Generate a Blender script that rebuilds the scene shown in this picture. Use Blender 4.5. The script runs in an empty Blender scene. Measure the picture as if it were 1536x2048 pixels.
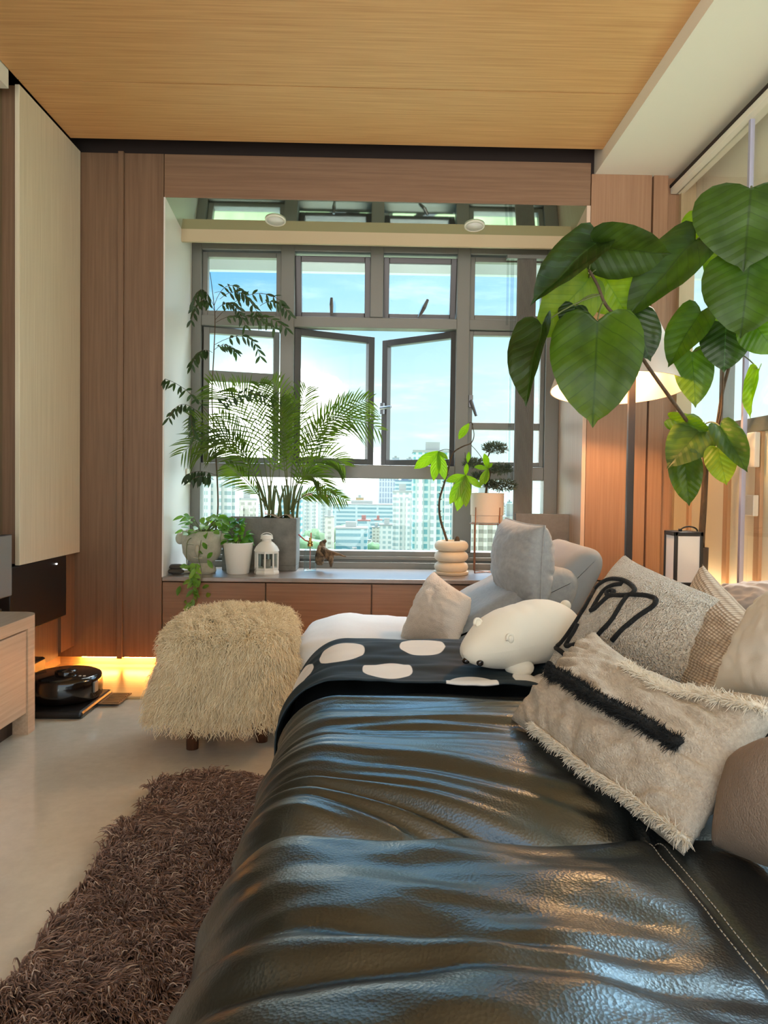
import bpy, bmesh, math, random
from math import sin, cos, pi, sqrt, radians, exp
from mathutils import Vector, Matrix, Euler, noise
from mathutils.bvhtree import BVHTree
random.seed(7)
SC = bpy.context.scene
COL = SC.collection
# ------------------------------------------------------------------ camera
F_PX = 1450.0
CAM = Vector((0, 0, 0.975))
YAW, PITCH, ROLL = radians(-1.0), radians(-1.5), radians(0.77)
SHX, SHY = -23 / 2048, -17 / 2048
CX0, CY0 = 768 - SHX * 2048, 1024 + SHY * 2048
RM = Euler((0, 0, YAW)).to_matrix() @ Euler((pi / 2 + PITCH, 0, 0)).to_matrix() @ Euler((0, 0, ROLL)).to_matrix()
cd = bpy.data.cameras.new('camera'); co = bpy.data.objects.new('camera', cd); COL.objects.link(co)
cd.sensor_width = 36; cd.sensor_fit = 'AUTO'; cd.lens = 36 * F_PX / 2048
cd.shift_x, cd.shift_y = SHX, SHY
cd.clip_start = 0.02; cd.clip_end = 40000
co.matrix_world = Matrix.Translation(CAM) @ RM.to_4x4()
SC.camera = co


def ray(px, py):
    return (RM @ Vector(((px - CX0) / F_PX, -(py - CY0) / F_PX, -1))).normalized()


def P(px, py, Y):                 # point of the place seen at a pixel, at depth Y
    d = ray(px, py)
    return CAM + d * (Y / d.y)


def PZ(px, py, Z):                # ... on the horizontal plane at height Z
    d = ray(px, py)
    return CAM + d * ((Z - CAM.z) / d.z)


def PX(px, py, X):
    d = ray(px, py)
    return CAM + d * (X / d.x)


# ------------------------------------------------------------------ objects
ORG = {}


def props(o, label=None, cat=None, group=None, kind=None):
    if label: o['label'] = label
    if cat: o['category'] = cat
    if group: o['group'] = group
    if kind: o['kind'] = kind
    return o


def thing(name, label, cat, loc=(0, 0, 0), group=None, kind=None):
    o = bpy.data.objects.new(name, None); COL.objects.link(o)
    o.empty_display_size = .05
    o.location = loc; ORG[o.name] = Vector(loc)
    return props(o, label, cat, group, kind)


def mk(name, V, F, mat, parent=None, smooth=True, loc=None, uv=None, cols=None):
    """one mesh object; V in world coordinates"""
    if parent is not None:
        org = ORG[parent.name]
    elif loc is not None:
        org = Vector(loc)
    else:
        org = Vector((0, 0, 0))
    me = bpy.data.meshes.new(name)
    me.from_pydata([tuple(Vector(v) - org) for v in V], [], F)
    if uv is not None:
        ul = me.uv_layers.new(name='UVMap')
        for l in me.loops:
            ul.data[l.index].uv = uv[l.vertex_index]
    me.polygons.foreach_set('use_smooth', [smooth] * len(me.polygons))
    for m in (mat if isinstance(mat, (list, tuple)) else [mat]):
        me.materials.append(m)
    me.update()
    o = bpy.data.objects.new(name, me); COL.objects.link(o)
    if parent is not None:
        o.parent = parent
        ORG[o.name] = org
        # children of child: the child sits at the thing's origin
    else:
        o.location = org; ORG[o.name] = org
    return o


class MB:
    def __init__(s): s.V = []; s.F = []; s.U = []

    def add(s, V, F, U=None):
        k = len(s.V); s.V += [Vector(v) for v in V]
        s.F += [tuple(i + k for i in f) for f in F]
        s.U += U if U else [(0, 0)] * len(V)
        return s

    def box(s, a, b):
        x0, y0, z0 = a; x1, y1, z1 = b
        V = [(x0, y0, z0), (x1, y0, z0), (x1, y1, z0), (x0, y1, z0), (x0, y0, z1), (x1, y0, z1), (x1, y1, z1), (x0, y1, z1)]
        return s.add(V, [(0, 3, 2, 1), (4, 5, 6, 7), (0, 1, 5, 4), (1, 2, 6, 5), (2, 3, 7, 6), (3, 0, 4, 7)])

    def obox(s, M, a, b):
        x0, y0, z0 = a; x1, y1, z1 = b
        V = [(x0, y0, z0), (x1, y0, z0), (x1, y1, z0), (x0, y1, z0), (x0, y0, z1), (x1, y0, z1), (x1, y1, z1), (x0, y1, z1)]
        return s.add([M @ Vector(v) for v in V], [(0, 3, 2, 1), (4, 5, 6, 7), (0, 1, 5, 4), (1, 2, 6, 5), (2, 3, 7, 6), (3, 0, 4, 7)])

    def lathe(s, c, prof, n=32, M=None, cap=True):
        """prof: list of (r, z)"""
        V = []; F = []
        c = Vector(c)
        for r, z in prof:
            for i in range(n):
                a = 2 * pi * i / n
                v = Vector((r * cos(a), r * sin(a), z))
                V.append(c + (M @ v if M else v))
        for j in range(len(prof) - 1):
            for i in range(n):
                F.append((j * n + i, j * n + (i + 1) % n, (j + 1) * n + (i + 1) % n, (j + 1) * n + i))
        if cap and prof[0][0] > 1e-6: F.append(tuple(range(n))[::-1])
        if cap and prof[-1][0] > 1e-6: F.append(tuple((len(prof) - 1) * n + i for i in range(n)))
        return s.add(V, F)

    def tube(s, pts, r, n=8, cap=True):
        pts = [Vector(p) for p in pts]
        m = len(pts)
        rs = r if isinstance(r, (list, tuple)) else [r] * m
        V = []; F = []
        nrm = None
        for i, p in enumerate(pts):
            t = (pts[min(i + 1, m - 1)] - pts[max(i - 1, 0)])
            if t.length < 1e-9: t = Vector((0, 0, 1))
            t.normalize()
            if nrm is None:
                nrm = t.orthogonal().normalized()
            else:
                nrm = (nrm - t * nrm.dot(t))
                nrm = nrm.normalized() if nrm.length > 1e-6 else t.orthogonal().normalized()
            b = t.cross(nrm)
            for k in range(n):
                a = 2 * pi * k / n
                V.append(p + (nrm * cos(a) + b * sin(a)) * rs[i])
        for i in range(m - 1):
            for k in range(n):
                F.append((i * n + k, i * n + (k + 1) % n, (i + 1) * n + (k + 1) % n, (i + 1) * n + k))
        if cap:
            F.append(tuple(range(n))[::-1]); F.append(tuple((m - 1) * n + k for k in range(n)))
        return s.add(V, F)

    def ball(s, c, rx, ry=None, rz=None, n=16, m=10, fn=None, M=None):
        ry = rx if ry is None else ry; rz = rx if rz is None else rz
        V = []; F = []
        c = Vector(c)
        for j in range(m + 1):
            th = pi * j / m
            for i in range(n):
                a = 2 * pi * i / n
                v = Vector((sin(th) * cos(a), sin(th) * sin(a), cos(th)))
                k = fn(v) if fn else 1
                w = Vector((v.x * rx * k, v.y * ry * k, v.z * rz * k))
                V.append(c + (M @ w if M else w))
        for j in range(m):
            for i in range(n):
                F.append((j * n + i, (j + 1) * n + i, (j + 1) * n + (i + 1) % n, j * n + (i + 1) % n))
        return s.add(V, F)

    def grid(s, nu, nv, fn, flip=False):
        """fn(u, v) u,v in 0..1"""
        V = []; F = []; U = []
        for j in range(nv + 1):
            for i in range(nu + 1):
                V.append(fn(i / nu, j / nv)); U.append((i / nu, j / nv))
        for j in range(nv):
            for i in range(nu):
                a = j * (nu + 1) + i
                f = (a, a + 1, a + nu + 2, a + nu + 1)
                F.append(f[::-1] if flip else f)
        return s.add(V, F, U)

    def build(s, name, mat, parent=None, smooth=True, bevel=0, loc=None, label=None, kind=None, seg=2, autos=None):
        if loc is None and parent is None and s.V:
            lo = [min(v[k] for v in s.V) for k in range(3)]; hi = [max(v[k] for v in s.V) for k in range(3)]
            loc = ((lo[0] + hi[0]) / 2, (lo[1] + hi[1]) / 2, lo[2])
        o = mk(name, s.V, s.F, mat, parent, smooth, loc, s.U)
        if bevel:
            b = o.modifiers.new('bevel', 'BEVEL'); b.width = bevel; b.segments = seg; b.limit_method = 'ANGLE'; b.angle_limit = radians(40)
            b.harden_normals = False
        if smooth and bevel:
            o.data.polygons.foreach_set('use_smooth', [False] * len(o.data.polygons))
        if autos:
            try: o.data.set_sharp_from_angle(angle=radians(autos))
            except Exception: pass
        return props(o, label, kind=kind)


def bez(a, b, c, n):
    a, b, c = Vector(a), Vector(b), Vector(c)
    return [a * (1 - t) ** 2 + b * 2 * t * (1 - t) + c * t * t for t in [i / n for i in range(n + 1)]]


def smooth_path(pts, n=6):
    """Catmull-Rom through points"""
    pts = [Vector(p) for p in pts]
    out = []
    for i in range(len(pts) - 1):
        p0 = pts[max(i - 1, 0)]; p1 = pts[i]; p2 = pts[i + 1]; p3 = pts[min(i + 2, len(pts) - 1)]
        for k in range(n):
            t = k / n
            out.append(.5 * ((2 * p1) + (p2 - p0) * t + (2 * p0 - 5 * p1 + 4 * p2 - p3) * t * t + (3 * p1 - p0 - 3 * p2 + p3) * t ** 3))
    out.append(pts[-1])
    return out


def hair(name, strands, rad, mat, parent, label=None, kind='stuff'):
    """strands: list of equal length point lists (world); real hair curves"""
    n = len(strands[0]); N = len(strands)
    hc = bpy.data.hair_curves.new(name)
    hc.add_curves([n] * N)
    org = ORG[parent.name]
    co_ = []
    for s_ in strands:
        for p in s_:
            co_ += [p[0] - org.x, p[1] - org.y, p[2] - org.z]
    hc.attributes['position'].data.foreach_set('vector', co_)
    at = hc.attributes.get('radius') or hc.attributes.new('radius', 'FLOAT', 'POINT')
    rr = [rad * (1 - .8 * (k / (n - 1)) ** 1.5) for k in range(n)] * N
    at.data.foreach_set('value', rr)
    hc.materials.append(mat)
    o = bpy.data.objects.new(name, hc); COL.objects.link(o)
    o.parent = parent; ORG[o.name] = org
    return props(o, label, kind=kind)


# ------------------------------------------------------------------ materials
def srgb(r, g, b):
    f = lambda c: (c / 255 / 12.92) if c / 255 <= .04045 else ((c / 255 + .055) / 1.055) ** 2.4
    return (f(r), f(g), f(b), 1)


def newmat(name):
    m = bpy.data.materials.new(name); m.use_nodes = True
    nt = m.node_tree
    return m, nt, nt.nodes['Principled BSDF'], nt.nodes['Material Output']


def node(nt, typ, **kw):
    n = nt.nodes.new(typ)
    for k, v in kw.items():
        if k.startswith('i_'):
            key = k[2:]
            n.inputs[int(key) if key.isdigit() else key.replace('_', ' ')].default_value = v
        else:
            setattr(n, k, v)
    return n


def ramp(nt, stops, fac=None, interp='LINEAR'):
    r = nt.nodes.new('ShaderNodeValToRGB'); e = r.color_ramp.elements
    r.color_ramp.interpolation = interp
    while len(e) < len(stops): e.new(.5)
    for el, (p, c) in zip(e, stops):
        el.position = p; el.color = c if len(c) == 4 else (*c, 1)
    if fac: nt.links.new(fac, r.inputs[0])
    return r


def coords(nt, scale=(1, 1, 1), src='Object', rot=(0, 0, 0)):
    tc = nt.nodes.new('ShaderNodeTexCoord'); mp = nt.nodes.new('ShaderNodeMapping')
    nt.links.new(tc.outputs[src], mp.inputs[0]); mp.inputs['Scale'].default_value = scale; mp.inputs['Rotation'].default_value = rot
    return mp.outputs[0]


def mat(name, col, rough=.5, metal=0.0, col2=None, nscale=(8, 8, 8), detail=4, contrast=(.3, .7), bump=None, spec=.5, trans=0.0,
        coat=0.0, coat_rough=.1, emit=None, estr=0.0, alpha=None, sub=0.0, sheen=0.0):
    """principled; col->col2 by noise stretched by nscale; bump = list of (scale tuple, strength, type)"""
    m, nt, b, out = newmat(name)
    b.inputs['Base Color'].default_value = col; b.inputs['Roughness'].default_value = rough; b.inputs['Metallic'].default_value = metal
    b.inputs['Specular IOR Level'].default_value = spec
    b.inputs['Transmission Weight'].default_value = trans
    b.inputs['Coat Weight'].default_value = coat; b.inputs['Coat Roughness'].default_value = coat_rough
    if sheen: b.inputs['Sheen Weight'].default_value = sheen
    if sub:
        b.inputs['Subsurface Weight'].default_value = sub; b.inputs['Subsurface Radius'].default_value = (.02, .01, .006)
    if emit:
        b.inputs['Emission Color'].default_value = emit; b.inputs['Emission Strength'].default_value = estr
    if col2:
        nz = node(nt, 'ShaderNodeTexNoise', i_Scale=1.0, i_Detail=detail, i_Roughness=.6)
        nt.links.new(coords(nt, nscale), nz.inputs['Vector'])
        r = ramp(nt, [(contrast[0], col), (contrast[1], col2)], nz.outputs['Fac'])
        nt.links.new(r.outputs[0], b.inputs['Base Color'])
    prev = None
    for sc_, st, typ in (bump or []):
        if typ == 'noise':
            t = node(nt, 'ShaderNodeTexNoise', i_Scale=1.0, i_Detail=3.0); o_ = t.outputs['Fac']
        elif typ == 'vor':
            t = node(nt, 'ShaderNodeTexVoronoi', i_Scale=1.0, feature='F1'); o_ = t.outputs['Distance']
        elif typ == 'wavex':
            t = node(nt, 'ShaderNodeTexWave', i_Scale=1.0, bands_direction='X'); o_ = t.outputs['Fac']
        else:
            t = node(nt, 'ShaderNodeTexWave', i_Scale=1.0, bands_direction='Z'); o_ = t.outputs['Fac']
        nt.links.new(coords(nt, sc_), t.inputs['Vector'])
        bp = node(nt, 'ShaderNodeBump', i_Strength=st, i_Distance=.01)
        nt.links.new(o_, bp.inputs['Height'])
        if prev: nt.links.new(prev, bp.inputs['Normal'])
        prev = bp.outputs[0]
    if prev: nt.links.new(prev, b.inputs['Normal'])
    return m


def wood(name, c1, c2, grain='z', rough=.5, s=1.0):
    a, l = 90 * s, 2.2 * s
    sc_ = {'z': (a, a, l), 'x': (l, a, a), 'y': (a, l, a)}[grain]
    return mat(name, srgb(*c1), rough, col2=srgb(*c2), nscale=sc_, detail=6, contrast=(.28, .72), bump=[(sc_, .04, 'noise')])


def leafmat(name, cdark, clight, rough=.4, trl=.45, vein=(150, 190, 90), nveins=0):
    """leaf: diffuse + translucent + gloss; uv.x across, uv.y along"""
    m, nt, b, out = newmat(name)
    nt.nodes.remove(b)
    L = nt.links
    nz = node(nt, 'ShaderNodeTexNoise', i_Scale=9.0, i_Detail=3.0)
    L.new(coords(nt, (1, 1, 1)), nz.inputs['Vector'])
    r = ramp(nt, [(.3, srgb(*cdark)), (.7, srgb(*clight))], nz.outputs['Fac'])
    colo = r.outputs[0]
    nrm = None
    if nveins:
        uv = node(nt, 'ShaderNodeTexCoord'); sp = node(nt, 'ShaderNodeSeparateXYZ'); L.new(uv.outputs['UV'], sp.inputs[0])
        # distance from the midrib, |x-.5|*2
        ab = node(nt, 'ShaderNodeMath', operation='SUBTRACT'); L.new(sp.outputs[0], ab.inputs[0]); ab.inputs[1].default_value = .5
        a2 = node(nt, 'ShaderNodeMath', operation='ABSOLUTE'); L.new(ab.outputs[0], a2.inputs[0])
        mid = node(nt, 'ShaderNodeMapRange', i_1=.004, i_2=.016, i_3=1.0, i_4=0.0); L.new(a2.outputs[0], mid.inputs[0])
        sh = node(nt, 'ShaderNodeMath', operation='MULTIPLY_ADD'); L.new(a2.outputs[0], sh.inputs[0]); sh.inputs[1].default_value = -.7; L.new(sp.outputs[1], sh.inputs[2])
        ph = node(nt, 'ShaderNodeMath', operation='MULTIPLY'); L.new(sh.outputs[0], ph.inputs[0]); ph.inputs[1].default_value = nveins
        fr = node(nt, 'ShaderNodeMath', operation='FRACT'); L.new(ph.outputs[0], fr.inputs[0])
        pp = node(nt, 'ShaderNodeMath', operation='PINGPONG'); L.new(ph.outputs[0], pp.inputs[0]); pp.inputs[1].default_value = .5
        vr = node(nt, 'ShaderNodeMapRange', i_1=.0, i_2=.05, i_3=1.0, i_4=0.0); L.new(pp.outputs[0], vr.inputs[0])
        mx = node(nt, 'ShaderNodeMath', operation='MAXIMUM'); L.new(mid.outputs[0], mx.inputs[0]); L.new(vr.outputs[0], mx.inputs[1])
        ml = node(nt, 'ShaderNodeMath', operation='MULTIPLY'); L.new(mx.outputs[0], ml.inputs[0]); ml.inputs[1].default_value = .6
        mixc = node(nt, 'ShaderNodeMix', data_type='RGBA'); L.new(ml.outputs[0], mixc.inputs['Factor'])
        L.new(colo, mixc.inputs[6]); mixc.inputs[7].default_value = srgb(*vein)
        colo = mixc.outputs[2]
        bp = node(nt, 'ShaderNodeBump', i_Strength=.5, i_Distance=.006); L.new(pp.outputs[0], bp.inputs['Height']); nrm = bp.outputs[0]
    df = node(nt, 'ShaderNodeBsdfPrincipled', i_Roughness=rough); L.new(colo, df.inputs['Base Color'])
    tr = node(nt, 'ShaderNodeBsdfTranslucent')
    hs = node(nt, 'ShaderNodeHueSaturation', i_Saturation=1.25, i_Value=1.9, i_Hue=.485); L.new(colo, hs.inputs['Color']); L.new(hs.outputs[0], tr.inputs['Color'])
    if nrm: L.new(nrm, df.inputs['Normal']); L.new(nrm, tr.inputs['Normal'])
    mx2 = node(nt, 'ShaderNodeMixShader', i_Fac=trl); L.new(df.outputs[0], mx2.inputs[1]); L.new(tr.outputs[0], mx2.inputs[2])
    L.new(mx2.outputs[0], out.inputs['Surface'])
    return m


def glassmat(name, tint=(.97, 1, .99), refl=.07):
    m, nt, b, out = newmat(name); nt.nodes.remove(b); L = nt.links
    t = node(nt, 'ShaderNodeBsdfTransparent', i_Color=(*tint, 1)); g = node(nt, 'ShaderNodeBsdfGlossy', i_Roughness=.02)
    lw = node(nt, 'ShaderNodeFresnel', i_IOR=1.3); ml = node(nt, 'ShaderNodeMath', operation='MINIMUM'); L.new(lw.outputs[0], ml.inputs[0]); ml.inputs[1].default_value = refl
    mx = node(nt, 'ShaderNodeMixShader'); L.new(ml.outputs[0], mx.inputs[0]); L.new(t.outputs[0], mx.inputs[1]); L.new(g.outputs[0], mx.inputs[2])
    L.new(mx.outputs[0], out.inputs['Surface'])
    return m
# ------------------------------------------------------------------ material library
M = {}
M['wood_v'] = wood('wood_vertical', (134, 103, 78), (112, 83, 60), 'z')
M['wood_l'] = wood('wood_light_panel', (166, 127, 97), (146, 107, 79), 'z')
M['wood_h'] = wood('wood_horizontal', (142, 109, 83), (120, 89, 65), 'x')
M['wood_d'] = wood('wood_dark_seam', (60, 38, 26), (48, 30, 22), 'z')
M['ceil'] = wood('ceiling_veneer', (222, 174, 116), (194, 142, 86), 'x', .55)
M['cream'] = wood('cream_veneer', (232, 218, 190), (214, 198, 168), 'z', .45)
M['cream_h'] = wood('cream_console', (228, 196, 164), (204, 166, 132), 'y', .4)
M['console_top'] = wood('console_top', (176, 160, 138), (158, 140, 120), 'y', .4)
M['white'] = mat('white_paint', srgb(232, 224, 206), .6)
M['reveal'] = mat('white_reveal', srgb(228, 222, 214), .4)
M['reveal_r'] = wood('pale_reveal_veneer', (214, 186, 164), (196, 166, 142), 'z')
M['slat'] = wood('slat_veneer', (196, 156, 122), (176, 134, 100), 'z')
M['tan'] = mat('tan_paint', srgb(196, 172, 138), .6)
M['dark'] = mat('dark_gap', srgb(40, 26, 20), .8)
M['olive'] = wood('olive_veneer', (120, 98, 66), (100, 80, 54), 'z')
M['frame'] = mat('grey_aluminium', srgb(126, 124, 118), .45, .35)
M['frame_d'] = mat('dark_aluminium', srgb(84, 80, 80), .4, .4)
M['handle'] = mat('steel_handle', srgb(130, 130, 134), .35, .9)
M['glass'] = glassmat('window_glass')
M['glass_r'] = glassmat('partition_glass', (.97, .98, .96), .10)
M['floor'] = mat('polished_tile', srgb(216, 208, 190), .14, col2=srgb(206, 198, 180), nscale=(30, 30, 30), coat=.3, coat_rough=.06, spec=.6)
M['floor_wood'] = wood('platform_wood', (232, 196, 140), (214, 174, 116), 'x', .3)
M['bench_top'] = mat('bench_top', srgb(136, 124, 116), .30, col2=srgb(120, 108, 100), nscale=(20, 20, 20), spec=.9, coat=.4, coat_rough=.3)
M['black'] = mat('black_plastic', srgb(18, 18, 18), .35)
M['black_gloss'] = mat('black_gloss', srgb(20, 14, 12), .12, coat=.5)
M['screen'] = mat('screen_glare', srgb(150, 152, 150), .25, metal=.25, spec=.7)  # pale grey puts the window's reflection into the base colour
M['led'] = mat('led_emitter', srgb(255, 190, 90), .5, emit=(1, .45, .10, 1), estr=150)
M['bulb'] = mat('bulb_emitter', srgb(255, 220, 180), .5, emit=(1, .55, .24, 1), estr=480)
# soffit: dark tinted mirror
m, nt, b, out = newmat('tinted_mirror'); b.inputs['Base Color'].default_value = (.50, .58, .47, 1); b.inputs['Metallic'].default_value = 1; b.inputs['Roughness'].default_value = .045
M['mirror'] = m

# ------------------------------------------------------------------ world
w = bpy.data.worlds.new('sky'); SC.world = w; w.use_nodes = True
nt = w.node_tree; L = nt.links; bg = nt.nodes['Background']
tc = node(nt, 'ShaderNodeTexCoord'); D_ = tc.outputs['Generated']
sp = node(nt, 'ShaderNodeSeparateXYZ'); L.new(D_, sp.inputs[0])


def mth(op, a, b_=None, c_=None):
    n = node(nt, 'ShaderNodeMath', operation=op)
    for k, v in enumerate((a, b_, c_)):
        if v is None: continue
        if isinstance(v, (int, float)): n.inputs[k].default_value = v
        else: L.new(v, n.inputs[k])
    return n.outputs[0]


def mrange(v, a, b_, c_=0., d_=1.):
    n = node(nt, 'ShaderNodeMapRange', interpolation_type='SMOOTHSTEP', i_1=a, i_2=b_, i_3=c_, i_4=d_); L.new(v, n.inputs[0]); return n.outputs[0]


X_, Y_, Z_ = sp.outputs
sky = ramp(nt, [(0.0, (.66, .90, .90)), (.10, (.52, .82, .88)), (.24, (.20, .57, .92)), (.40, (.16, .48, .86)), (1.0, (.30, .55, .85))], mrange(Z_, 0, .8, 0, 1))
sky.inputs[0].default_value = 0
nz = node(nt, 'ShaderNodeTexNoise', i_Scale=7.0, i_Detail=9.0, i_Roughness=.58); mp = node(nt, 'ShaderNodeMapping'); mp.inputs['Scale'].default_value = (1, 1, 1.9)
L.new(D_, mp.inputs[0]); L.new(mp.outputs[0], nz.inputs['Vector'])
nzv = mth('MULTIPLY', mth('SUBTRACT', nz.outputs['Fac'], .5), .22)
top = mth('MINIMUM', mth('SUBTRACT', .05, X_), .165)
bias = mth('ADD', mth('SUBTRACT', top, Z_), nzv)
cm = mth('MULTIPLY', mrange(bias, .0, .03), mrange(X_, .16, .05))
# thin streaks high up
nz2 = node(nt, 'ShaderNodeTexNoise', i_Scale=3.0, i_Detail=8.0, i_Roughness=.6); mp2 = node(nt, 'ShaderNodeMapping'); mp2.inputs['Scale'].default_value = (1.2, 1, 6); mp2.inputs['Location'].default_value = (3.1, 1.7, .4)
L.new(D_, mp2.inputs[0]); L.new(mp2.outputs[0], nz2.inputs['Vector'])
cm2 = mth('MULTIPLY', mrange(nz2.outputs['Fac'], .5, .8), .16)
cm = mth('MAXIMUM', cm, cm2)
mx = node(nt, 'ShaderNodeMix', data_type='RGBA'); L.new(cm, mx.inputs['Factor']); L.new(sky.outputs[0], mx.inputs[6]); mx.inputs[7].default_value = (4.5, 4.4, 4.2, 1)


def lobe(d, k, strength, colr):
    d = Vector(d).normalized()
    vm = node(nt, 'ShaderNodeVectorMath', operation='DOT_PRODUCT'); L.new(D_, vm.inputs[0]); vm.inputs[1].default_value = d
    e = mth('EXPONENT', mth('MULTIPLY', mth('SUBTRACT', vm.outputs['Value'], 1.0), k))
    s_ = node(nt, 'ShaderNodeVectorMath', operation='SCALE'); s_.inputs[0].default_value = colr; L.new(mth('MULTIPLY', e, strength), s_.inputs['Scale'])
    return s_.outputs[0]


def vadd(a, b_):
    n = node(nt, 'ShaderNodeVectorMath', operation='ADD'); L.new(a, n.inputs[0]); L.new(b_, n.inputs[1]); return n.outputs[0]


bo_n = node(nt, 'ShaderNodeVectorMath', operation='SCALE'); L.new(mx.outputs[2], bo_n.inputs[0]); L.new(mth('MULTIPLY_ADD', mth('MULTIPLY', mrange(Z_, .315, .46), mrange(Y_, .0, .35)), 8.0, 1.0), bo_n.inputs['Scale'])   # bright sky band added above the view to light the room
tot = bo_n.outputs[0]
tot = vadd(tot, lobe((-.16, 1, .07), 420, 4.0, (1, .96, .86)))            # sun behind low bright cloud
tot = vadd(tot, lobe((.22, .45, .87), 20, 44.0, (1, .97, .92)))           # added high glare out of view, lights the room through the window
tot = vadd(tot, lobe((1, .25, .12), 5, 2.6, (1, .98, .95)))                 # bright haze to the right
rear = mth('MULTIPLY', mrange(Y_, -.05, -.45), .86)  # added warm glow behind the camera, fills the open-backed room
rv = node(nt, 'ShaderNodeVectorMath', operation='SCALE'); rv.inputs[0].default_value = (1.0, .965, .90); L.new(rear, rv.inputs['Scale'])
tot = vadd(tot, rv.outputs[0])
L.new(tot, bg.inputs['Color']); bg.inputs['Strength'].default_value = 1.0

# ------------------------------------------------------------------ room shell
SX = 1.60
D = 3.757; DW = 4.30; FL = -1.555; GX = 1.50
ZH = P(750, 317, D).z
colL = P(327, 700, D).x; opR = P(1170, 700, D).x


def struct(name, mb, m, bevel=0, **k):
    return mb.build(name, m, None, smooth=False, bevel=bevel, kind='structure', **k)


struct('floor', MB().box((-2.1, -1.2, -.05), (1.75, 4.35, 0)), M['floor'])
struct('floor_platform', MB().box((FL - .35, 3.235, .0), (-.25, D + .06, .012)), M['floor_wood'], .003)['kind'] = 'structure'
zc = ZH + .012
ye = 3.63
for i, (a, b_) in enumerate(((-1.2, .62), (.628, 3.116), (3.124, ye))):
    struct(('ceiling', 'ceiling_panel', 'ceiling_panel')[i], MB().box((FL, a, zc), (1.07, b_, zc + .02)), M['ceil'])
struct('ceiling_slab', MB().box((-2.1, -1.2, 2.86), (1.8, 4.45, 2.92)), M['dark'])
struct('trim_recess', MB().box((-1.95, D + .02, ZH - .05), (1.07, D + .04, 2.86)).box((FL, ye - .01, zc + .02), (1.07, ye, 2.86)), M['dark'])
# bulkheads
struct('ceiling_bulkhead', MB().box((1.07, -1.2, 2.585), (1.80, D + .3, 2.86)), M['white'])
struct('ceiling_ledge', MB().box((-2.1, -1.2, 2.58), (FL - .005, 3.05, 2.86)), M['white'])
struct('wall_left', MB().box((-2.1, -1.2, 0), (-1.93, 4.4, 2.86)), M['olive'])
# back wall: left column of veneer, header, right panels, window reveal
xg = P(248, 700, D).x; xg0 = P(237, 700, D).x
zb = .062
struct('wall_back', MB().box((FL - .4, D, zb), (xg0, DW + .12, ZH)).box((xg0, D - .016, zb - .006), (xg, DW + .1, ZH + .004)).box((xg, D - .002, zb), (colL - .003, DW + .12, ZH)), M['wood_v'], .0015)
struct('baseboard_back', MB().box((FL - .4, D + .055, 0), (colL + .1, D + .07, zb + .02)), M['floor_wood'])
zop = P(750, 403, D).z
struct('trim_header', MB().box((colL, D - .002, zop), (opR + .012, D + .03, ZH)), M['wood_h'], .002)
struct('wall_lintel', MB().box((colL - .1, D + .03, zop + .02), (opR + .4, DW + .15, 2.86)), M['tan'])
xa, xb, xc = P(1178, 700, D).x, P(1296, 700, D).x, P(1300, 700, D).x
struct('wall_panel', MB().box((opR + .016, D - .004, .49), (xb, DW + .12, 2.585)).box((xc, D - .004, .49), (xc + .075, D + .1, 2.585)).box((xc + .078, D + .03, .49), (SX - .01, D + .12, 2.585)), M['wood_l'], .0015)
zso = P(750, 466, DW).z                       # soffit at the window
YS = 4.05; ZS = P(750, 465, YS).z; ZS2 = P(750, 490, YS).z
struct('ceiling_soffit', MB().add([(colL, D + .002, zop), (opR, D + .002, zop), (opR, YS, ZS), (colL, YS, ZS), (colL, D + .002, zop + .02), (opR, D + .002, zop + .02), (opR, YS, ZS + .02), (colL, YS, ZS + .02)], [(0, 3, 2, 1), (4, 5, 6, 7), (0, 1, 5, 4), (1, 2, 6, 5), (2, 3, 7, 6), (3, 0, 4, 7)]), M['mirror'])
struct('trim_pelmet', MB().box((colL, YS, ZS2), (opR, YS + .02, ZS + .04)), M['tan'])
struct('trim_reveal', MB().box((colL - .002, D - .003, .48), (colL + .006, DW + .02, zop)), M['reveal'])
struct('trim_reveal', MB().box((opR - .006, D - .003, .48), (opR + .014, DW + .02, zop)), M['reveal_r'])
# ------------------------------------------------------------------ the window
XW = lambda px: P(px, 800, DW).x
ZW = lambda py: P(740, py, DW).z
win = thing('window_1', 'grey aluminium bay window with four bays, two casements swung open over the city', 'window', (0, DW, ZW(1130)), kind='structure')
wx0, wx1 = colL + .006, opR - .006
zt, zt1a, zt1b, zt2a, zt2b, zb0, zb1 = ZW(493), ZW(637), ZW(658), ZW(930), ZW(957), ZW(1101), ZW(1134)
fr = MB()
y0, y1 = DW - .03, DW + .06
fr.box((wx0, y0, zb1), (XW(404), y1, zop)); fr.box((XW(1088), y0, zb1), (wx1, y1, zop))
fr.box((XW(404), y0, ZW(508)), (XW(1088), y1, zt)).box((XW(404), y0, zb1), (XW(1088), y1, zb0))
fr.box((XW(404), y0, zt1b), (XW(1088), y1, zt1a)).box((XW(404), y0, zt2b), (XW(1088), y1, zt2a))
win_fr = fr.build('frame', M['frame'], win, False, .004)
MB().box((XW(404), DW - .05, ZW(1118)), (XW(1088), y0, zb0 - .03)).box((wx0, DW - .075, zb1 - .012), (wx1, y0, ZW(1122))).build('sill', M['frame'], win, False, .003)
MB().box((wx0 - .01, DW + .02, zt), (wx1 + .01, DW + .05, zop + .02)).build('header_strip', M['frame'], win, False)
mu = ((XW(561), XW(588)), (XW(910), XW(936)))
for a, b_ in mu:
    MB().box((a, y0 - .006, zt2b), (b_, y1, zt)).build('mullion', M['frame'], win, False, .004)
MB().box((XW(738), y0 - .006, zt1a), (XW(764), y1, zt)).build('mullion', M['frame'], win, False, .004)
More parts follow.
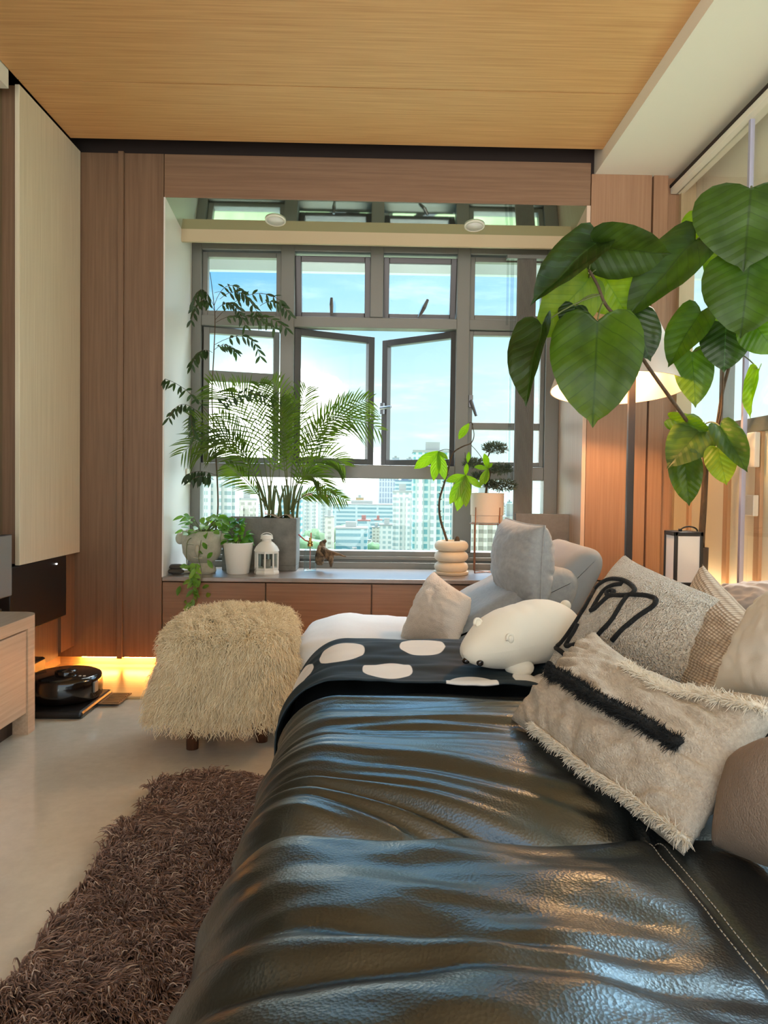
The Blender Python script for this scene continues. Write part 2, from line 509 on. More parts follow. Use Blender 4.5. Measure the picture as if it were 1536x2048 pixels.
MB().box((XW(908), y0 - .006, zb0), (XW(945), y1, zt2b)).build('mullion', M['frame'], win, False, .004)


def sash(x0, x1, z0, z1, w_, hinge, ang, m='frame', bar=None, handle=None):
    """framed pane; hinge 'l','r','t' or None"""
    if hinge == 'l': T = Matrix.Translation((x0, DW, 0)) @ Matrix.Rotation(ang, 4, 'Z'); xa_, xb_ = 0, x1 - x0; za, zb_ = z0, z1
    elif hinge == 'r': T = Matrix.Translation((x1, DW, 0)) @ Matrix.Rotation(-ang, 4, 'Z'); xa_, xb_ = x0 - x1, 0; za, zb_ = z0, z1
    elif hinge == 't': T = Matrix.Translation((0, DW, z1)) @ Matrix.Rotation(ang, 4, 'X'); xa_, xb_ = x0, x1; za, zb_ = z0 - z1, 0
    else: T = Matrix.Translation((0, DW, 0)); xa_, xb_, za, zb_ = x0, x1, z0, z1
    t0, t1 = -.005, .04
    mb = MB().obox(T, (xa_, t0, za), (xa_ + w_, t1, zb_)).obox(T, (xb_ - w_, t0, za), (xb_, t1, zb_)).obox(T, (xa_ + w_, t0, za), (xb_ - w_, t1, za + w_)).obox(T, (xa_ + w_, t0, zb_ - w_), (xb_ - w_, t1, zb_))
    if bar: mb.obox(T, (xa_ + w_, t0, bar[0]), (xb_ - w_, t1, bar[1]))
    s_ = mb.build('sash', M[m], win, False, .003)
    g = MB().obox(T, (xa_ + w_ - .005, .014, za + w_ - .005), (xb_ - w_ + .005, .022, zb_ - w_ + .005)).build('pane', M['glass'], s_, False)
    if handle:
        hx, hz, dx, dz = handle
        hb = MB().obox(T, (hx - .012, -.028, hz - .035), (hx + .012, t0, hz + .035))
        p0 = T @ Vector((hx, -.035, hz)); p1 = T @ Vector((hx + dx, -.045, hz + dz))
        hb.tube([T @ Vector((hx, -.01, hz)), p0, p1], [.011, .012, .008], 8)
        hb.build('handle', M['handle'], s_, False)
    return s_


g1, g0 = ZW(510), ZW(637)
sash(XW(404), XW(561), g0, g1, .030, None, 0)
sash(XW(588), XW(738), g0 + .004, g1 - .012, .034, 't', radians(9), 'frame_d')
sash(XW(764), XW(910), g0 + .004, g1 - .012, .034, 't', radians(11), 'frame_d')
sash(XW(936), XW(1088), g0, g1, .030, None, 0)
for px, dx in ((662, .0), (835, .05)):
    x = XW(px)
    MB().tube([(x, DW - .03, g0 + .005), (x + dx * .6, DW - .05, g0 + .06), (x + dx, DW - .045, g0 + .105)], [.008, .012, .008], 8).build('stay_arm', M['handle'], win, False)
h1, h0 = zt1b - .002, zt2a + .002
sash(XW(406), XW(558), h0, h1, .036, 'l', radians(16), 'frame', bar=(ZW(766), ZW(745)))
wL, wR = .52, .55
sash(XW(588), XW(588) + wL, h0, h1, .040, 'l', radians(26), 'frame_d', handle=(.50, ZW(820), -.01, .0))
sash(XW(912) - wR, XW(912), h0, h1, .040, 'r', radians(37), 'frame_d', handle=(-wR + .02, ZW(806), .085, .004))
sash(XW(936), XW(1088), h0, h1, .026, None, 0, bar=(ZW(856), ZW(842)), handle=(XW(941), ZW(800), .03, -.09))
MB().box((XW(404), DW, zb0 - .01), (XW(908), DW + .008, zt2b + .01)).build('pane', M['glass'], win, False)
MB().box((XW(945), DW, zb0 - .01), (XW(1088), DW + .008, zt2b + .01)).build('pane', M['glass'], win, False)
# frosted side strip beside the blind
MB().box((XW(1098), DW + .0, zb0), (XW(1116), DW + .012, zt)).build('pane', M['reveal'], win, False)
# outer wall above and beside the window and the overhanging ledge seen through the top panes
ZEV = P(740, 545, DW + .55).z
struct('trim_eave', MB().box((-2.2, DW + .55, ZEV), (2.2, DW + .60, ZEV + .5)), mat('eave_grey', srgb(176, 196, 198), .7))
struct('wall_outer', MB().box((-2.3, DW + .1, -.2), (2.0, DW + .14, zb1)), M['white'])

# ------------------------------------------------------------------ window bench along the back wall
zt_ = .483
bench = thing('window_bench', 'long built-in wood storage bench with dark top under the bay window', 'bench', (0, D, 0))
bx0, bx1 = colL - .002, SX - .01
MB().box((bx0, D + .02, .06), (bx1, DW - .02, zt_ - .03)).build('carcass', M['wood_h'], bench, False)
MB().box((bx0 + .004, D - .012, zt_ - .022), (bx1, DW - .03, zt_)).build('worktop', M['bench_top'], bench, False, .003)
ds = [bx0] + [P(px, 1200, D).x for px in (531, 743, 955, 1161, 1345)] + [bx1]
for a, b_ in zip(ds[:-1], ds[1:]):
    MB().box((a + .003, D, .06), (b_ - .003, D + .018, zt_ - .028)).build('door', M['wood_h'], bench, False, .002)
MB().box((bx0, D + .06, 0), (bx1, D + .08, .06)).build('plinth', M['floor_wood'], bench, False)

# downlights in the soffit
for px, py in ((551, 440), (949, 451)):
    sl = (ZS - zop) / (YS - D - .002); d_ = ray(px, py); tt = (zop - CAM.z - sl * (D + .002)) / (d_.z - sl * d_.y); c = CAM + d_ * tt
    MT = Matrix.Rotation(math.atan(sl), 3, 'X')
    t = thing('downlight', 'round white recessed downlight in the mirrored soffit, ' + ('left one above the palms' if px < 700 else 'right one nearer the blind'), 'downlight', c, 'soffit downlights')
    MB().lathe(c, [(.056, .0), (.056, -.006), (.046, -.009), (.046, -.004)], 32, MT).build('bezel', M['white'], t)
    MB().lathe(c + MT @ Vector((0, 0, -.006)), [(0, -.001), (.045, -.001), (.045, .003)], 32, MT).build('diffuser', M['reveal'], t)

# ------------------------------------------------------------------ wall cabinet, appliance, console on the left
cab = thing('wall_cabinet', 'tall cream veneer cabinet hung on the left wall up to the ceiling', 'cabinet', (FL, 3.4, .61))
CY = PX(39, 700, FL).y
MB().box((-1.93, CY + .012, .612), (FL - .02, D - .004, ZH - .002)).build('carcass', M['olive'], cab, False, .002)
MB().box((FL - .02, CY, .606), (FL, D - .008, ZH)).build('door', M['cream'], cab, False, .002)
MB().box((FL - .075, CY + .005, .612), (FL - .022, CY + .012, ZH - .003)).build('edge_strip', M['wood_v'], cab, False)
ap = thing('wall_screen', 'black panel appliance with a tiny white light under the cream cabinet', 'appliance', (-1.6, 3.35, .3))
MB().box((-1.93, 3.07, .305), (FL - .01, 3.615, .603)).build('housing', M['black'], ap, False, .004)
e = MB().ball((FL - .008, 3.50, .572), .004, .007, .004).build('indicator_light', mat('white_led', (1, 1, 1, 1), emit=(1, 1, 1, 1), estr=3), ap)
struct('wall_low', MB().box((-1.93, 3.60, .12), (FL - .03, D - .001, .606)), M['wood_v'])
struct('trim_low', MB().box((-1.93, 3.07, .10), (FL - .045, 3.60, .298)), M['wood_v'])
struct('baseboard_left', MB().box((-1.93, 3.0, 0), (-1.68, D + .05, .10)), M['floor_wood'])
st = thing('led_strip', 'amber light strip glowing under the veneer column', 'light strip', (-1.3, D, .05))
MB().box((FL, D + .02, zb - .006), (colL + 1.3, D + .03, zb - .001)).build('emitter', M['led'], st, False)
st = thing('led_strip', 'amber light strip glowing under the left wall cabinet', 'light strip', (-1.7, 3.3, .09))
MB().box((-1.68, 3.05, .0), (-1.67, 3.7, .008)).build('emitter', M['led'], st, False)

con = thing('media_console', 'low pale wood media console with rounded corner by the left wall', 'console', (-1.66, 2.2, 0))
ce = PZ(81, 1452, 0)
cx1, cy1, ct = ce.x, ce.y, .452
R_ = .06
prof = [(-1.92, .3), (cx1, .3), (cx1, cy1 - R_)] + [(cx1 - R_ + R_ * cos(a), cy1 - R_ + R_ * sin(a)) for a in [i * pi / 16 for i in range(1, 9)]] + [(-1.92, cy1)]


def prism(mb, poly, z0, z1):
    n = len(poly); V = [(x, y, z0) for x, y in poly] + [(x, y, z1) for x, y in poly]
    return mb.add(V, [tuple(range(n))[::-1], tuple(range(n, 2 * n))] + [(i, (i + 1) % n, n + (i + 1) % n, n + i) for i in range(n)])


prism(MB(), prof, ct - .045, ct).build('worktop', [M['cream_h']], con, False, .002)
prism(MB(), [(x, y) for x, y in prof], ct, ct + .002).build('top_veneer', M['console_top'], con, False)
MB().box((-1.92, .32, .09), (cx1 - .02, cy1 - .10, ct - .046)).build('carcass', M['cream_h'], con, False)
MB().box((cx1 - .022, .32, .085), (cx1 - .004, cy1 - .105, ct - .052)).build('drawer_front', M['cream_h'], con, False, .002)
prism(MB(), [(-1.92, cy1 - .1), (cx1, cy1 - .1), (cx1, cy1 - R_)] + prof[3:], 0, ct - .045).build('side_panel', M['cream_h'], con, False)
MB().box((-1.92, .3, 0), (cx1 - .06, cy1 - .1, .09)).build('plinth', M['wood_d'], con, False)

TVY = PX(24, 1150, -1.552).y
tv = thing('television', 'flat screen with a painted grey reflection on a dark foot standing on the pale media console', 'television', (-1.57, 2.5, ct))
MB().box((-1.585, 1.9, .487), (-1.552, TVY, .745)).build('housing', M['frame_d'], tv, False, .003)
MB().box((-1.552, 1.91, .492), (-1.549, TVY - .008, .741)).build('display', M['screen'], tv, False)
MB().box((-1.66, 2.3, ct + .002), (-1.50, 3.0 - .12, ct + .012)).box((-1.60, 2.45, ct + .01), (-1.57, 2.7, .5)).build('foot', M['black'], tv, False, .003)

# robot vacuum on its dock
rc = Vector((-1.365, 3.15, 0)); RR = .150
rv_ = thing('robot_vacuum', 'round glossy dark robot vacuum parked beside the pale console', 'vacuum', (rc.x, rc.y, .034))
MB().lathe((rc.x, rc.y, .034), [(.0, 0), (RR - .014, 0), (RR - .003, .012), (RR, .05), (RR - .002, .085), (RR - .008, .100), (RR - .022, .106), (0, .108)], 56).build('body', M['black_gloss'], rv_, autos=50)
MB().lathe((rc.x + .01, rc.y - .02, .141), [(.046, 0), (.046, .014), (.040, .020), (0, .021)], 32).build('turret', M['black_gloss'], rv_, autos=50)
MB().box((rc.x + RR - .012, rc.y - .06, .07), (rc.x + RR - .002, rc.y - .02, .115)).build('bumper_window', M['frame'], rv_, False, .003)
for dx in (0, .018):
    MB().lathe((rc.x + .085 + dx, rc.y - .06, .1415), [(.006, 0), (.006, .002), (0, .002)], 12).build('button', M['white'], rv_)
dk = thing('charging_dock', 'black charging dock with a ribbed mat under the robot vacuum', 'dock', (rc.x, rc.y, 0))
MB().box((rc.x - .17, rc.y - .20, .0), (rc.x + .15, rc.y + .14, .032)).build('mat', M['black'], dk, False, .012)
rb = MB()
for k in range(8):
    rb.box((rc.x + .165, rc.y - .02 + k * .018, .012), (rc.x + .235, rc.y - .012 + k * .018, .02))
rb.box((rc.x + .15, rc.y - .03, .012), (rc.x + .24, rc.y + .13, .016)).build('ramp', mat('amber_mat', srgb(150, 110, 70), .5), dk, False)
MB().box((rc.x - .26, rc.y - .15, 0), (rc.x - .165, rc.y + .17, .17)).build('tower', M['black'], dk, False, .01)
# wall switch on the reveal
c = P(378, 953, 4.2)
MB().box((colL + .006, c.y - .035, c.z - .045), (colL + .016, c.y + .035, c.z + .045)).build('light_switch', M['white'], None, False, .003, kind=None)
props(bpy.data.objects['light_switch'], 'white wall switch on the bright left window reveal', 'switch')

# ------------------------------------------------------------------ right side: glass partition, side room with its own window
ledZ = .55
gp = thing('glass_partition', 'tall clear sliding glass panels in a white head track along the right side', 'partition', (GX, 2.4, ledZ))
zgt = 2.50
MB().box((GX - .03, .2, zgt), (GX + .04, D + .02, zgt + .03)).build('head_track', M['white'], gp, False, .002)
MB().box((GX - .034, .2, zgt + .03), (GX + .03, D + .02, zgt + .045)).build('track_dark_strip', M['dark'], gp, False)  # solid dark strip along the top of the head track
yj = GX / ((1485 - 762) / F_PX)
for a, b_ in ((.3, yj - .004), (yj + .004, D + .02)):
    MB().box((GX, a, ledZ), (GX + .008, b_, zgt)).build('pane', M['glass_r'], gp, False)
MB().box((GX - .006, yj - .009, ledZ), (GX + .012, yj + .009, zgt)).build('joint_strip', mat('lavender_edge', srgb(170, 168, 190), .3), gp, False)
SX = 1.60
zs0, zs1 = 1.27, 2.23
struct('wall_right', MB().box((SX, .3, 0), (SX + .1, D + .1, zs0)).box((SX, .3, zs1), (SX + .1, D + .1, 2.86)).box((SX, .3, zs0), (SX + .1, 1.2, zs1)).box((SX, D + .06, zs0), (SX + .02, D + .1, zs1)), M['white'])
w2 = thing('window_2', 'side window behind the glass partition at the right', 'window', (SX, 2.9, zs0), kind='structure')
f2 = MB().box((SX - .02, 1.2, zs0 - .05), (SX + .06, D + .05, zs0 + .012)).box((SX - .01, 1.2, zs1 - .03), (SX + .06, D + .05, zs1))
for y in (1.25, 2.5, 3.42): f2.box((SX - .005, y - .022, zs0), (SX + .05, y + .022, zs1))
f2.build('frame', M['frame'], w2, False, .003)
MB().box((SX + .02, 1.2, zs0), (SX + .026, D + .05, zs1)).build('pane', M['glass'], w2, False)
for i, px in enumerate((1377, 1455, 1520)):
    y = SX / ((px - 758) / F_PX)
    struct('trim_slat', MB().box((SX - .015, y - .022, .5), (SX, y + .022, zs0 - .05)), M['slat'])
for k, (py0, py1, nm) in enumerate(((865, 935, 'wall light'), (990, 1032, 'wall sensor'))):
    y = SX / ((1518 - 758) / F_PX)
    z0 = P(1518, py1, y).z; z1 = P(1518, py0, y).z
    t = MB().box((SX - .045, y - .035, z0), (SX - .021, y + .035, z1)).build('wall_' + ('light', 'sensor')[k], M['reveal'], None, False, .004)
    props(t, ('tall frosted box hung on the slat behind the partition, upper one', 'short clear box on the slat behind the partition, lower one')[k], 'fixture')
struct('wall_corner', MB().box((GX + .02, D + .0, .4), (SX - .002, D + .1, 2.60)), M['tan'])

# ledge behind the sofa
led = thing('side_ledge', 'low wood ledge cabinet running along the glass partition', 'cabinet', (1.36, 2.4, 0))
lx0 = 1.17
MB().box((lx0, .6, ledZ - .035), (GX - .002, 3.40, ledZ)).build('worktop', M['wood_h'], led, False, .003)
MB().box((lx0 + .01, .6, 0), (GX - .003, 3.38, ledZ - .04)).build('carcass', M['wood_h'], led, False)
st = thing('led_strip', 'warm light strip behind the foot of the glass partition', 'light strip', (GX + .05, 2.6, ledZ))
MB().box((GX + .03, 1.5, .50), (GX + .07, D - .1, .512)).build('channel', M['white'], st, False)
MB().box((GX + .04, 1.5, .512), (GX + .06, D - .1, .516)).build('emitter', mat('led_warm', srgb(255, 220, 170), emit=(1, .68, .38, 1), estr=16), st, False)
struct('floor_ledge', MB().box((GX, .3, .4), (SX, D, .5)), M['wood_h'])
# ------------------------------------------------------------------ blind
zbl = ZW(430)
bl = thing('window_blind', 'dark grey ribbed fabric blind drawn to the right of the bay window', 'blind', (XW(1050), DW - .12, zt_))
BLM, nt, b, out = newmat('blind_fabric'); b.inputs['Base Color'].default_value = srgb(150, 144, 136); b.inputs['Roughness'].default_value = .9
tl = node(nt, 'ShaderNodeBsdfTranslucent', i_Color=(.35, .33, .31, 1)); mxs = node(nt, 'ShaderNodeMixShader', i_Fac=.35)
nt.links.new(b.outputs[0], mxs.inputs[1]); nt.links.new(tl.outputs[0], mxs.inputs[2]); nt.links.new(mxs.outputs[0], out.inputs['Surface'])
V = MB()
bxa, bxb = P(1030, 800, DW - .12).x, P(1068, 800, DW - .12).x
n = 36
V.grid(n, 1, lambda u, v: Vector((bxa + (bxb - bxa) * u, DW - .12 + (.002 if int(u * n) % 2 else -.002), zt_ + .003 + (ZS2 - zt_ - .01) * v)))
V.grid(n, 1, lambda u, v: Vector((bxa + (bxb - bxa) * u, DW - .11 + (.002 if int(u * n) % 2 else -.002), zt_ + .003 + (ZS2 - zt_ - .01) * v)), True)
V.build('fabric', BLM, bl, False)
MB().box((P(1009, 800, DW - .12).x, DW - .135, ZS2 - .022), (bxb + .1, DW - .09, ZS2 - .001)).build('rail', M['frame'], bl, False)
acr = glassmat('clear_acrylic', (.86, .88, .88), .25)
MB().box((P(1009, 800, DW - .12).x, DW - .13, ZW(655)), (P(1013, 800, DW - .12).x, DW - .12, ZS2 - .02)).build('wand', acr, bl, False)
MB().box((P(1017, 800, DW - .12).x, DW - .13, zt_ + .01), (P(1023, 800, DW - .12).x, DW - .12, ZS2 - .02)).build('wand', acr, bl, False)
# ------------------------------------------------------------------ soft materials
M['leather'] = mat('black_leather', srgb(16, 15, 14), .31, col2=srgb(26, 24, 22), nscale=(5, 5, 5), spec=1.0,
                   bump=[((240, 240, 240), .075, 'vor'), ((60, 60, 60), .04, 'noise')], coat=0)
for n_ in M['leather'].node_tree.nodes:
    if n_.type == 'BSDF_PRINCIPLED': n_.inputs['IOR'].default_value = 1.72; n_.inputs['Specular Tint'].default_value = (.76, .92, 1.0, 1)
M['thread'] = mat('pale_thread', srgb(200, 192, 176), .7)
M['fab_grey'] = mat('grey_linen', srgb(168, 170, 168), .9, col2=srgb(152, 154, 154), nscale=(60, 60, 60), bump=[((700, 700, 700), .12, 'noise')], sheen=.2)
M['fab_grey2'] = mat('grey_linen_shell', srgb(150, 152, 152), .9, bump=[((700, 700, 700), .12, 'noise')])
M['fab_seat'] = mat('pale_grey_cotton', srgb(216, 216, 214), .9, bump=[((40, 40, 40), .1, 'noise'), ((600, 600, 600), .1, 'noise')])
M['boucle'] = mat('cream_boucle', srgb(232, 224, 208), .95, col2=srgb(214, 204, 186), nscale=(120, 120, 120), bump=[((260, 260, 260), .9, 'vor'), ((110, 110, 110), .5, 'noise')], sheen=.3)
M['rib'] = mat('ribbed_cotton', srgb(226, 216, 204), .92, bump=[((260, 60, 260), .4, 'noise')])
M['woven'] = mat('woven_wool', srgb(212, 202, 184), .95, col2=srgb(186, 174, 156), nscale=(180, 60, 180), bump=[((420, 160, 420), .5, 'noise'), ((50, 50, 50), .2, 'noise')])
M['linen'] = mat('cream_linen', srgb(226, 216, 198), .9, bump=[((500, 500, 500), .15, 'noise'), ((14, 14, 14), .2, 'noise')])
M['blush'] = mat('blush_velvet', srgb(214, 196, 184), .8, bump=[((12, 12, 12), .15, 'noise')], sheen=.4)
M['plush'] = mat('white_plush', srgb(236, 228, 208), .9, bump=[((900, 900, 900), .2, 'noise')], sheen=.3)
M['black_yarn'] = mat('black_yarn', srgb(26, 28, 28), .95, bump=[((300, 300, 300), .5, 'noise')])
M['cream_yarn'] = mat('cream_yarn', srgb(232, 222, 202), .9)


def hairmat(name, stops, rough):
    m, nt, b, out = newmat(name)
    hi = node(nt, 'ShaderNodeHairInfo')
    r = ramp(nt, [(p, srgb(*c)) for p, c in stops], hi.outputs['Random']); nt.links.new(r.outputs[0], b.inputs['Base Color'])
    b.inputs['Roughness'].default_value = rough
    return m


M['fur'] = hairmat('sheepskin', [(0, (224, 200, 158)), (.5, (240, 220, 180)), (1, (248, 234, 202))], .7)
M['rugpile'] = hairmat('rug_pile', [(0, (92, 68, 56)), (.5, (134, 104, 88)), (.86, (164, 134, 116)), (1, (208, 184, 162))], .5)
M['rugback'] = mat('rug_backing', srgb(60, 44, 36), .9)
# knit: rows of stitches in uv
m, nt, b, out = newmat('knit'); L = nt.links
tcx = node(nt, 'ShaderNodeTexCoord'); mpx = node(nt, 'ShaderNodeMapping'); mpx.inputs['Scale'].default_value = (34, 40, 1); L.new(tcx.outputs['UV'], mpx.inputs[0])
vx = node(nt, 'ShaderNodeTexVoronoi', i_Scale=1.0, i_Randomness=.12); vx.voronoi_dimensions = '2D'; L.new(mpx.outputs[0], vx.inputs['Vector'])
r = ramp(nt, [(.2, srgb(206, 190, 168)), (.66, srgb(142, 122, 102))], vx.outputs['Distance']); L.new(r.outputs[0], b.inputs['Base Color'])
bp = node(nt, 'ShaderNodeBump', i_Strength=.8, i_Distance=.006, invert=True); L.new(vx.outputs['Distance'], bp.inputs['Height']); L.new(bp.outputs[0], b.inputs['Normal']); b.inputs['Roughness'].default_value = .95
M['knit'] = m


def nz3(x, y, z=0): return noise.noise(Vector((x, y, z)))
def sst(a, b, x):
    t = min(1, max(0, (x - a) / (b - a))); return t * t * (3 - 2 * t)


# ------------------------------------------------------------------ sofa
SXF = -.248; SR = .15; SZ = .452; SEAM = .415; SBK = .80


def sprof(s):
    """profile across the seat: point (x,z) and normal; s in 0..1"""
    h0 = .10
    la = (SZ - SR) - h0; lb = SR * pi / 2; lc = SBK - (SXF + SR)
    d = s * (la + lb + lc)
    if d < la: return SXF, h0 + d, -1, 0
    d -= la
    if d < lb:
        a = d / SR
        return SXF + SR - SR * cos(a), SZ - SR + SR * sin(a), -cos(a), sin(a)
    d -= lb
    return SXF + SR + d, SZ, 0, 1


def wr_near(x, y):
    q = y + .10 * x + .03 * nz3(x * 3, y * 3, 5)
    far = sst(.70, .85, y)
    h = .024 * nz3(x * 1.9 + 3, q * 10, 1) * (1 - .5 * far) + .006 * nz3(x * 4, q * 17, 2)
    h += .012 * nz3(x * 5 + 9, y * 9, 7) * sst(-.2, .0, x) * sst(.42, .30, x) * (.4 + .6 * far)
    h += .010 * nz3(x * 5.5, y * 11, 11) + .004 * nz3(x * 12, q * 24, 15)
    h -= .012 * exp(-((q - .80 + .03 * x) / .022) ** 2) * sst(.42, .1, x)
    h -= .010 * exp(-((q - .72 - .04 * x) / .02) ** 2)
    return h * sst(.46, .30, x)


def wr_mid(x, y):
    q = y + .42 * x * sst(1.6, 1.2, y) + .02 * nz3(x * 4, y * 4, 3)
    dn = sst(1.55, 1.2, y)
    h = 0
    for c, wd, am in ((1.17, .016, .010), (1.215, .014, .011), (1.265, .018, .010), (1.33, .016, .006)):
        h -= am * exp(-((q - c - .02 * nz3(x * 3, c * 9)) / wd) ** 2) * (0.25 + dn) * sst(-.3, -.05, x)
    h += .0100 * nz3(x * 2.0 + 1, q * 22, 4) + .0042 * nz3(x * 5, q * 42, 6)
    h += .011 * nz3(x * 1.8, q * 11, 8)
    return h * sst(.44, .34, x) 


def wr_far(x, y): return .006 * nz3(x * 3, y * 9, 2)
def rise(y): return .030 * sst(1.96, 2.12, y)


def seat_pt(s, y, y0, y1, wr, off=0.0, r=.06):
    x, z, nx, nzv = sprof(s)
    d = min(y - y0, y1 - y)
    k = 0
    if y - y0 < y1 - y: r = r * 2.2
    if d < r: k = r - sqrt(max(0, r * r - (r - d) ** 2))
    tq = (y - y0) / (y1 - y0)
    cr = (.068 * (1 - tq ** 2) - .004 if y0 < .5 else .012 * sin(pi * tq)) * sin(pi * min(1, max(0, (x - SXF) / .7)))
    h = wr(x, y) * (1 if nzv > .2 else .6) - .8 * k + off
    h -= .010 * exp(-((x - SEAM) / .012) ** 2)
    tf = max(0, (x - SEAM)) * .10 * 0
    return Vector((x + nx * h, y, z + nzv * (h + cr) + rise(y) * (nzv > .0) * nzv - tf))


sofa = thing('leather_sofa', 'black wrinkled leather sofa running from the foreground towards the window', 'sofa', (.3, 1.3, 0))
mods = ((.22, 1.10, wr_near, 150, 240), (1.10, 1.84, wr_mid, 150, 240), (1.84, 2.24, wr_far, 90, 60))
SOFA_V = []; SOFA_F = []
for y0, y1, wr, nu, nv in mods:
    g = MB().grid(nu, nv, lambda u, v: seat_pt(u, y0 + (y1 - y0) * v, y0, y1, wr), True)
    # end caps down to the frame
    for yy, fl in ((y0, False), (y1, True)):
        g.grid(40, 1, lambda u, v: seat_pt(u, yy, y0, y1, wr) * v + Vector((sprof(u)[0], yy, .10)) * (1 - v), fl)
    o = g.build('seat_cushion', M['leather'], sofa)
    k = len(SOFA_V); SOFA_V += g.V; SOFA_F += [tuple(i + k for i in f) for f in g.F]
SOFA_BVH = BVHTree.FromPolygons(SOFA_V, SOFA_F)
MB().box((SXF + .03, .2, .06), (1.12, 2.22, .16)).build('base', M['leather'], sofa, False, .02)
for lx, ly in ((SXF + .10, .3), (SXF + .10, 2.1), (1.05, .3), (1.05, 2.1)):
    MB().lathe((lx, ly, 0), [(.018, 0), (.024, .06)], 16).build('leg', M['black'], sofa)
bk = MB()
bprof = [(.74, .30), (.78, .46), (.85, .58), (.92, .625), (1.0, .62), (1.06, .56), (1.08, .40), (1.08, .12), (.80, .12)]
bp_ = smooth_path([Vector((x, 0, z)) for x, z in bprof + bprof[:1]], 4)[:-1]
for a, b_ in ((.22, 1.10), (1.104, 2.2)):
    mb = MB(); n = len(bp_)
    ys = [a, a + .01, a + .04, b_ - .04, b_ - .01, b_]; ks = [.86, .95, 1, 1, .95, .86]
    V = []
    for y, k in zip(ys, ks):
        for p in bp_: V.append((.92 + (p.x - .92) * k, y, .38 + (p.z - .38) * k))
    Fq = []
    for j in range(5):
        for i in range(n): Fq.append((j * n + i, (j + 1) * n + i, (j + 1) * n + (i + 1) % n, j * n + (i + 1) % n))
    Fq += [tuple(range(n)), tuple(5 * n + i for i in range(n))[::-1]]
    mb.add(V, Fq).build('back_cushion', M['leather'], sofa)
# double row of top-stitching along the seam
stt = MB()
for dx in (-.008, .008):
    y = .30
    while y < 1.09:
        def top(x_, y_):
            h = SOFA_BVH.ray_cast(Vector((x_, y_, 1)), Vector((0, 0, -1)))
            return h[0] + Vector((0, 0, .0006)) if h[0] else Vector((x_, y_, SZ))
        stt.tube([top(SEAM + dx, y), top(SEAM + dx, y + .0055)], .00075, 5)
        y += .0085
stt.build('stitching', M['thread'], sofa, label='pale double row of stitches')

# ------------------------------------------------------------------ throw with big dots
TY0, TY1 = 1.815, 2.27


def throw_pt(u, v):
    s = .10 + .86 * u
    x = sprof(s)[0]
    y = TY0 + .012 * nz3(x * 7, 3) + .008 * nz3(x * 17, 9) + (TY1 - TY0) * v
    yy = min(y, 2.235)
    p = seat_pt(s, min(max(yy, 1.85), 2.232), 1.70, 2.27, wr_far, .012 + .006 * nz3(x * 4, y * 20, 1) + .004 * nz3(x * 9, y * 34, 4) + .010 * sst(.30, .15, x) * exp(-((y - 1.94 - .02 * nz3(x * 3, 7)) / .03) ** 2))
    p.y = y
    if y < 1.85: p.z += .006 * sin((1.85 - y) * 60)
    if y > 2.235: p.y = 2.235 + (y - 2.235) * .6; p.z -= (y - 2.235) * 2.2
    return p


TH = MB().grid(150, 90, throw_pt, True)
TH_BVH = BVHTree.FromPolygons(TH.V, TH.F)


def hit(bvh, px, py):
    h = bvh.ray_cast(CAM, ray(px, py))
    return h[0], h[1]


dots = []
for px, py in ((683, 1304), (845, 1296), (775, 1341), (945, 1368), (598, 1368), (1075, 1366), (1010, 1296)):
    p, n_ = hit(TH_BVH, px, py)
    if p: dots.append(p)
m, nt, b, out = newmat('dotted_cotton'); L = nt.links
gm = node(nt, 'ShaderNodeNewGeometry')
acc = None
for p in dots:
    vm = node(nt, 'ShaderNodeVectorMath', operation='DISTANCE'); L.new(gm.outputs['Position'], vm.inputs[0]); vm.inputs[1].default_value = p
    lt = node(nt, 'ShaderNodeMapRange', i_1=.068, i_2=.0655); L.new(vm.outputs['Value'], lt.inputs[0])
    if acc is None: acc = lt.outputs[0]
    else:
        mxn = node(nt, 'ShaderNodeMath', operation='MAXIMUM'); L.new(acc, mxn.inputs[0]); L.new(lt.outputs[0], mxn.inputs[1]); acc = mxn.outputs[0]
mc = node(nt, 'ShaderNodeMix', data_type='RGBA'); L.new(acc, mc.inputs['Factor']); mc.inputs[6].default_value = srgb(24, 40, 46); mc.inputs[7].default_value = srgb(232, 226, 216)
L.new(mc.outputs[2], b.inputs['Base Color']); b.inputs['Roughness'].default_value = .72
throw = TH.build('dotted_throw', m, None)
props(throw, 'dark teal throw with big white dots draped over the far end of the leather sofa', 'throw')
sol = throw.modifiers.new('thickness', 'SOLIDIFY'); sol.thickness = .004; sol.offset = -1


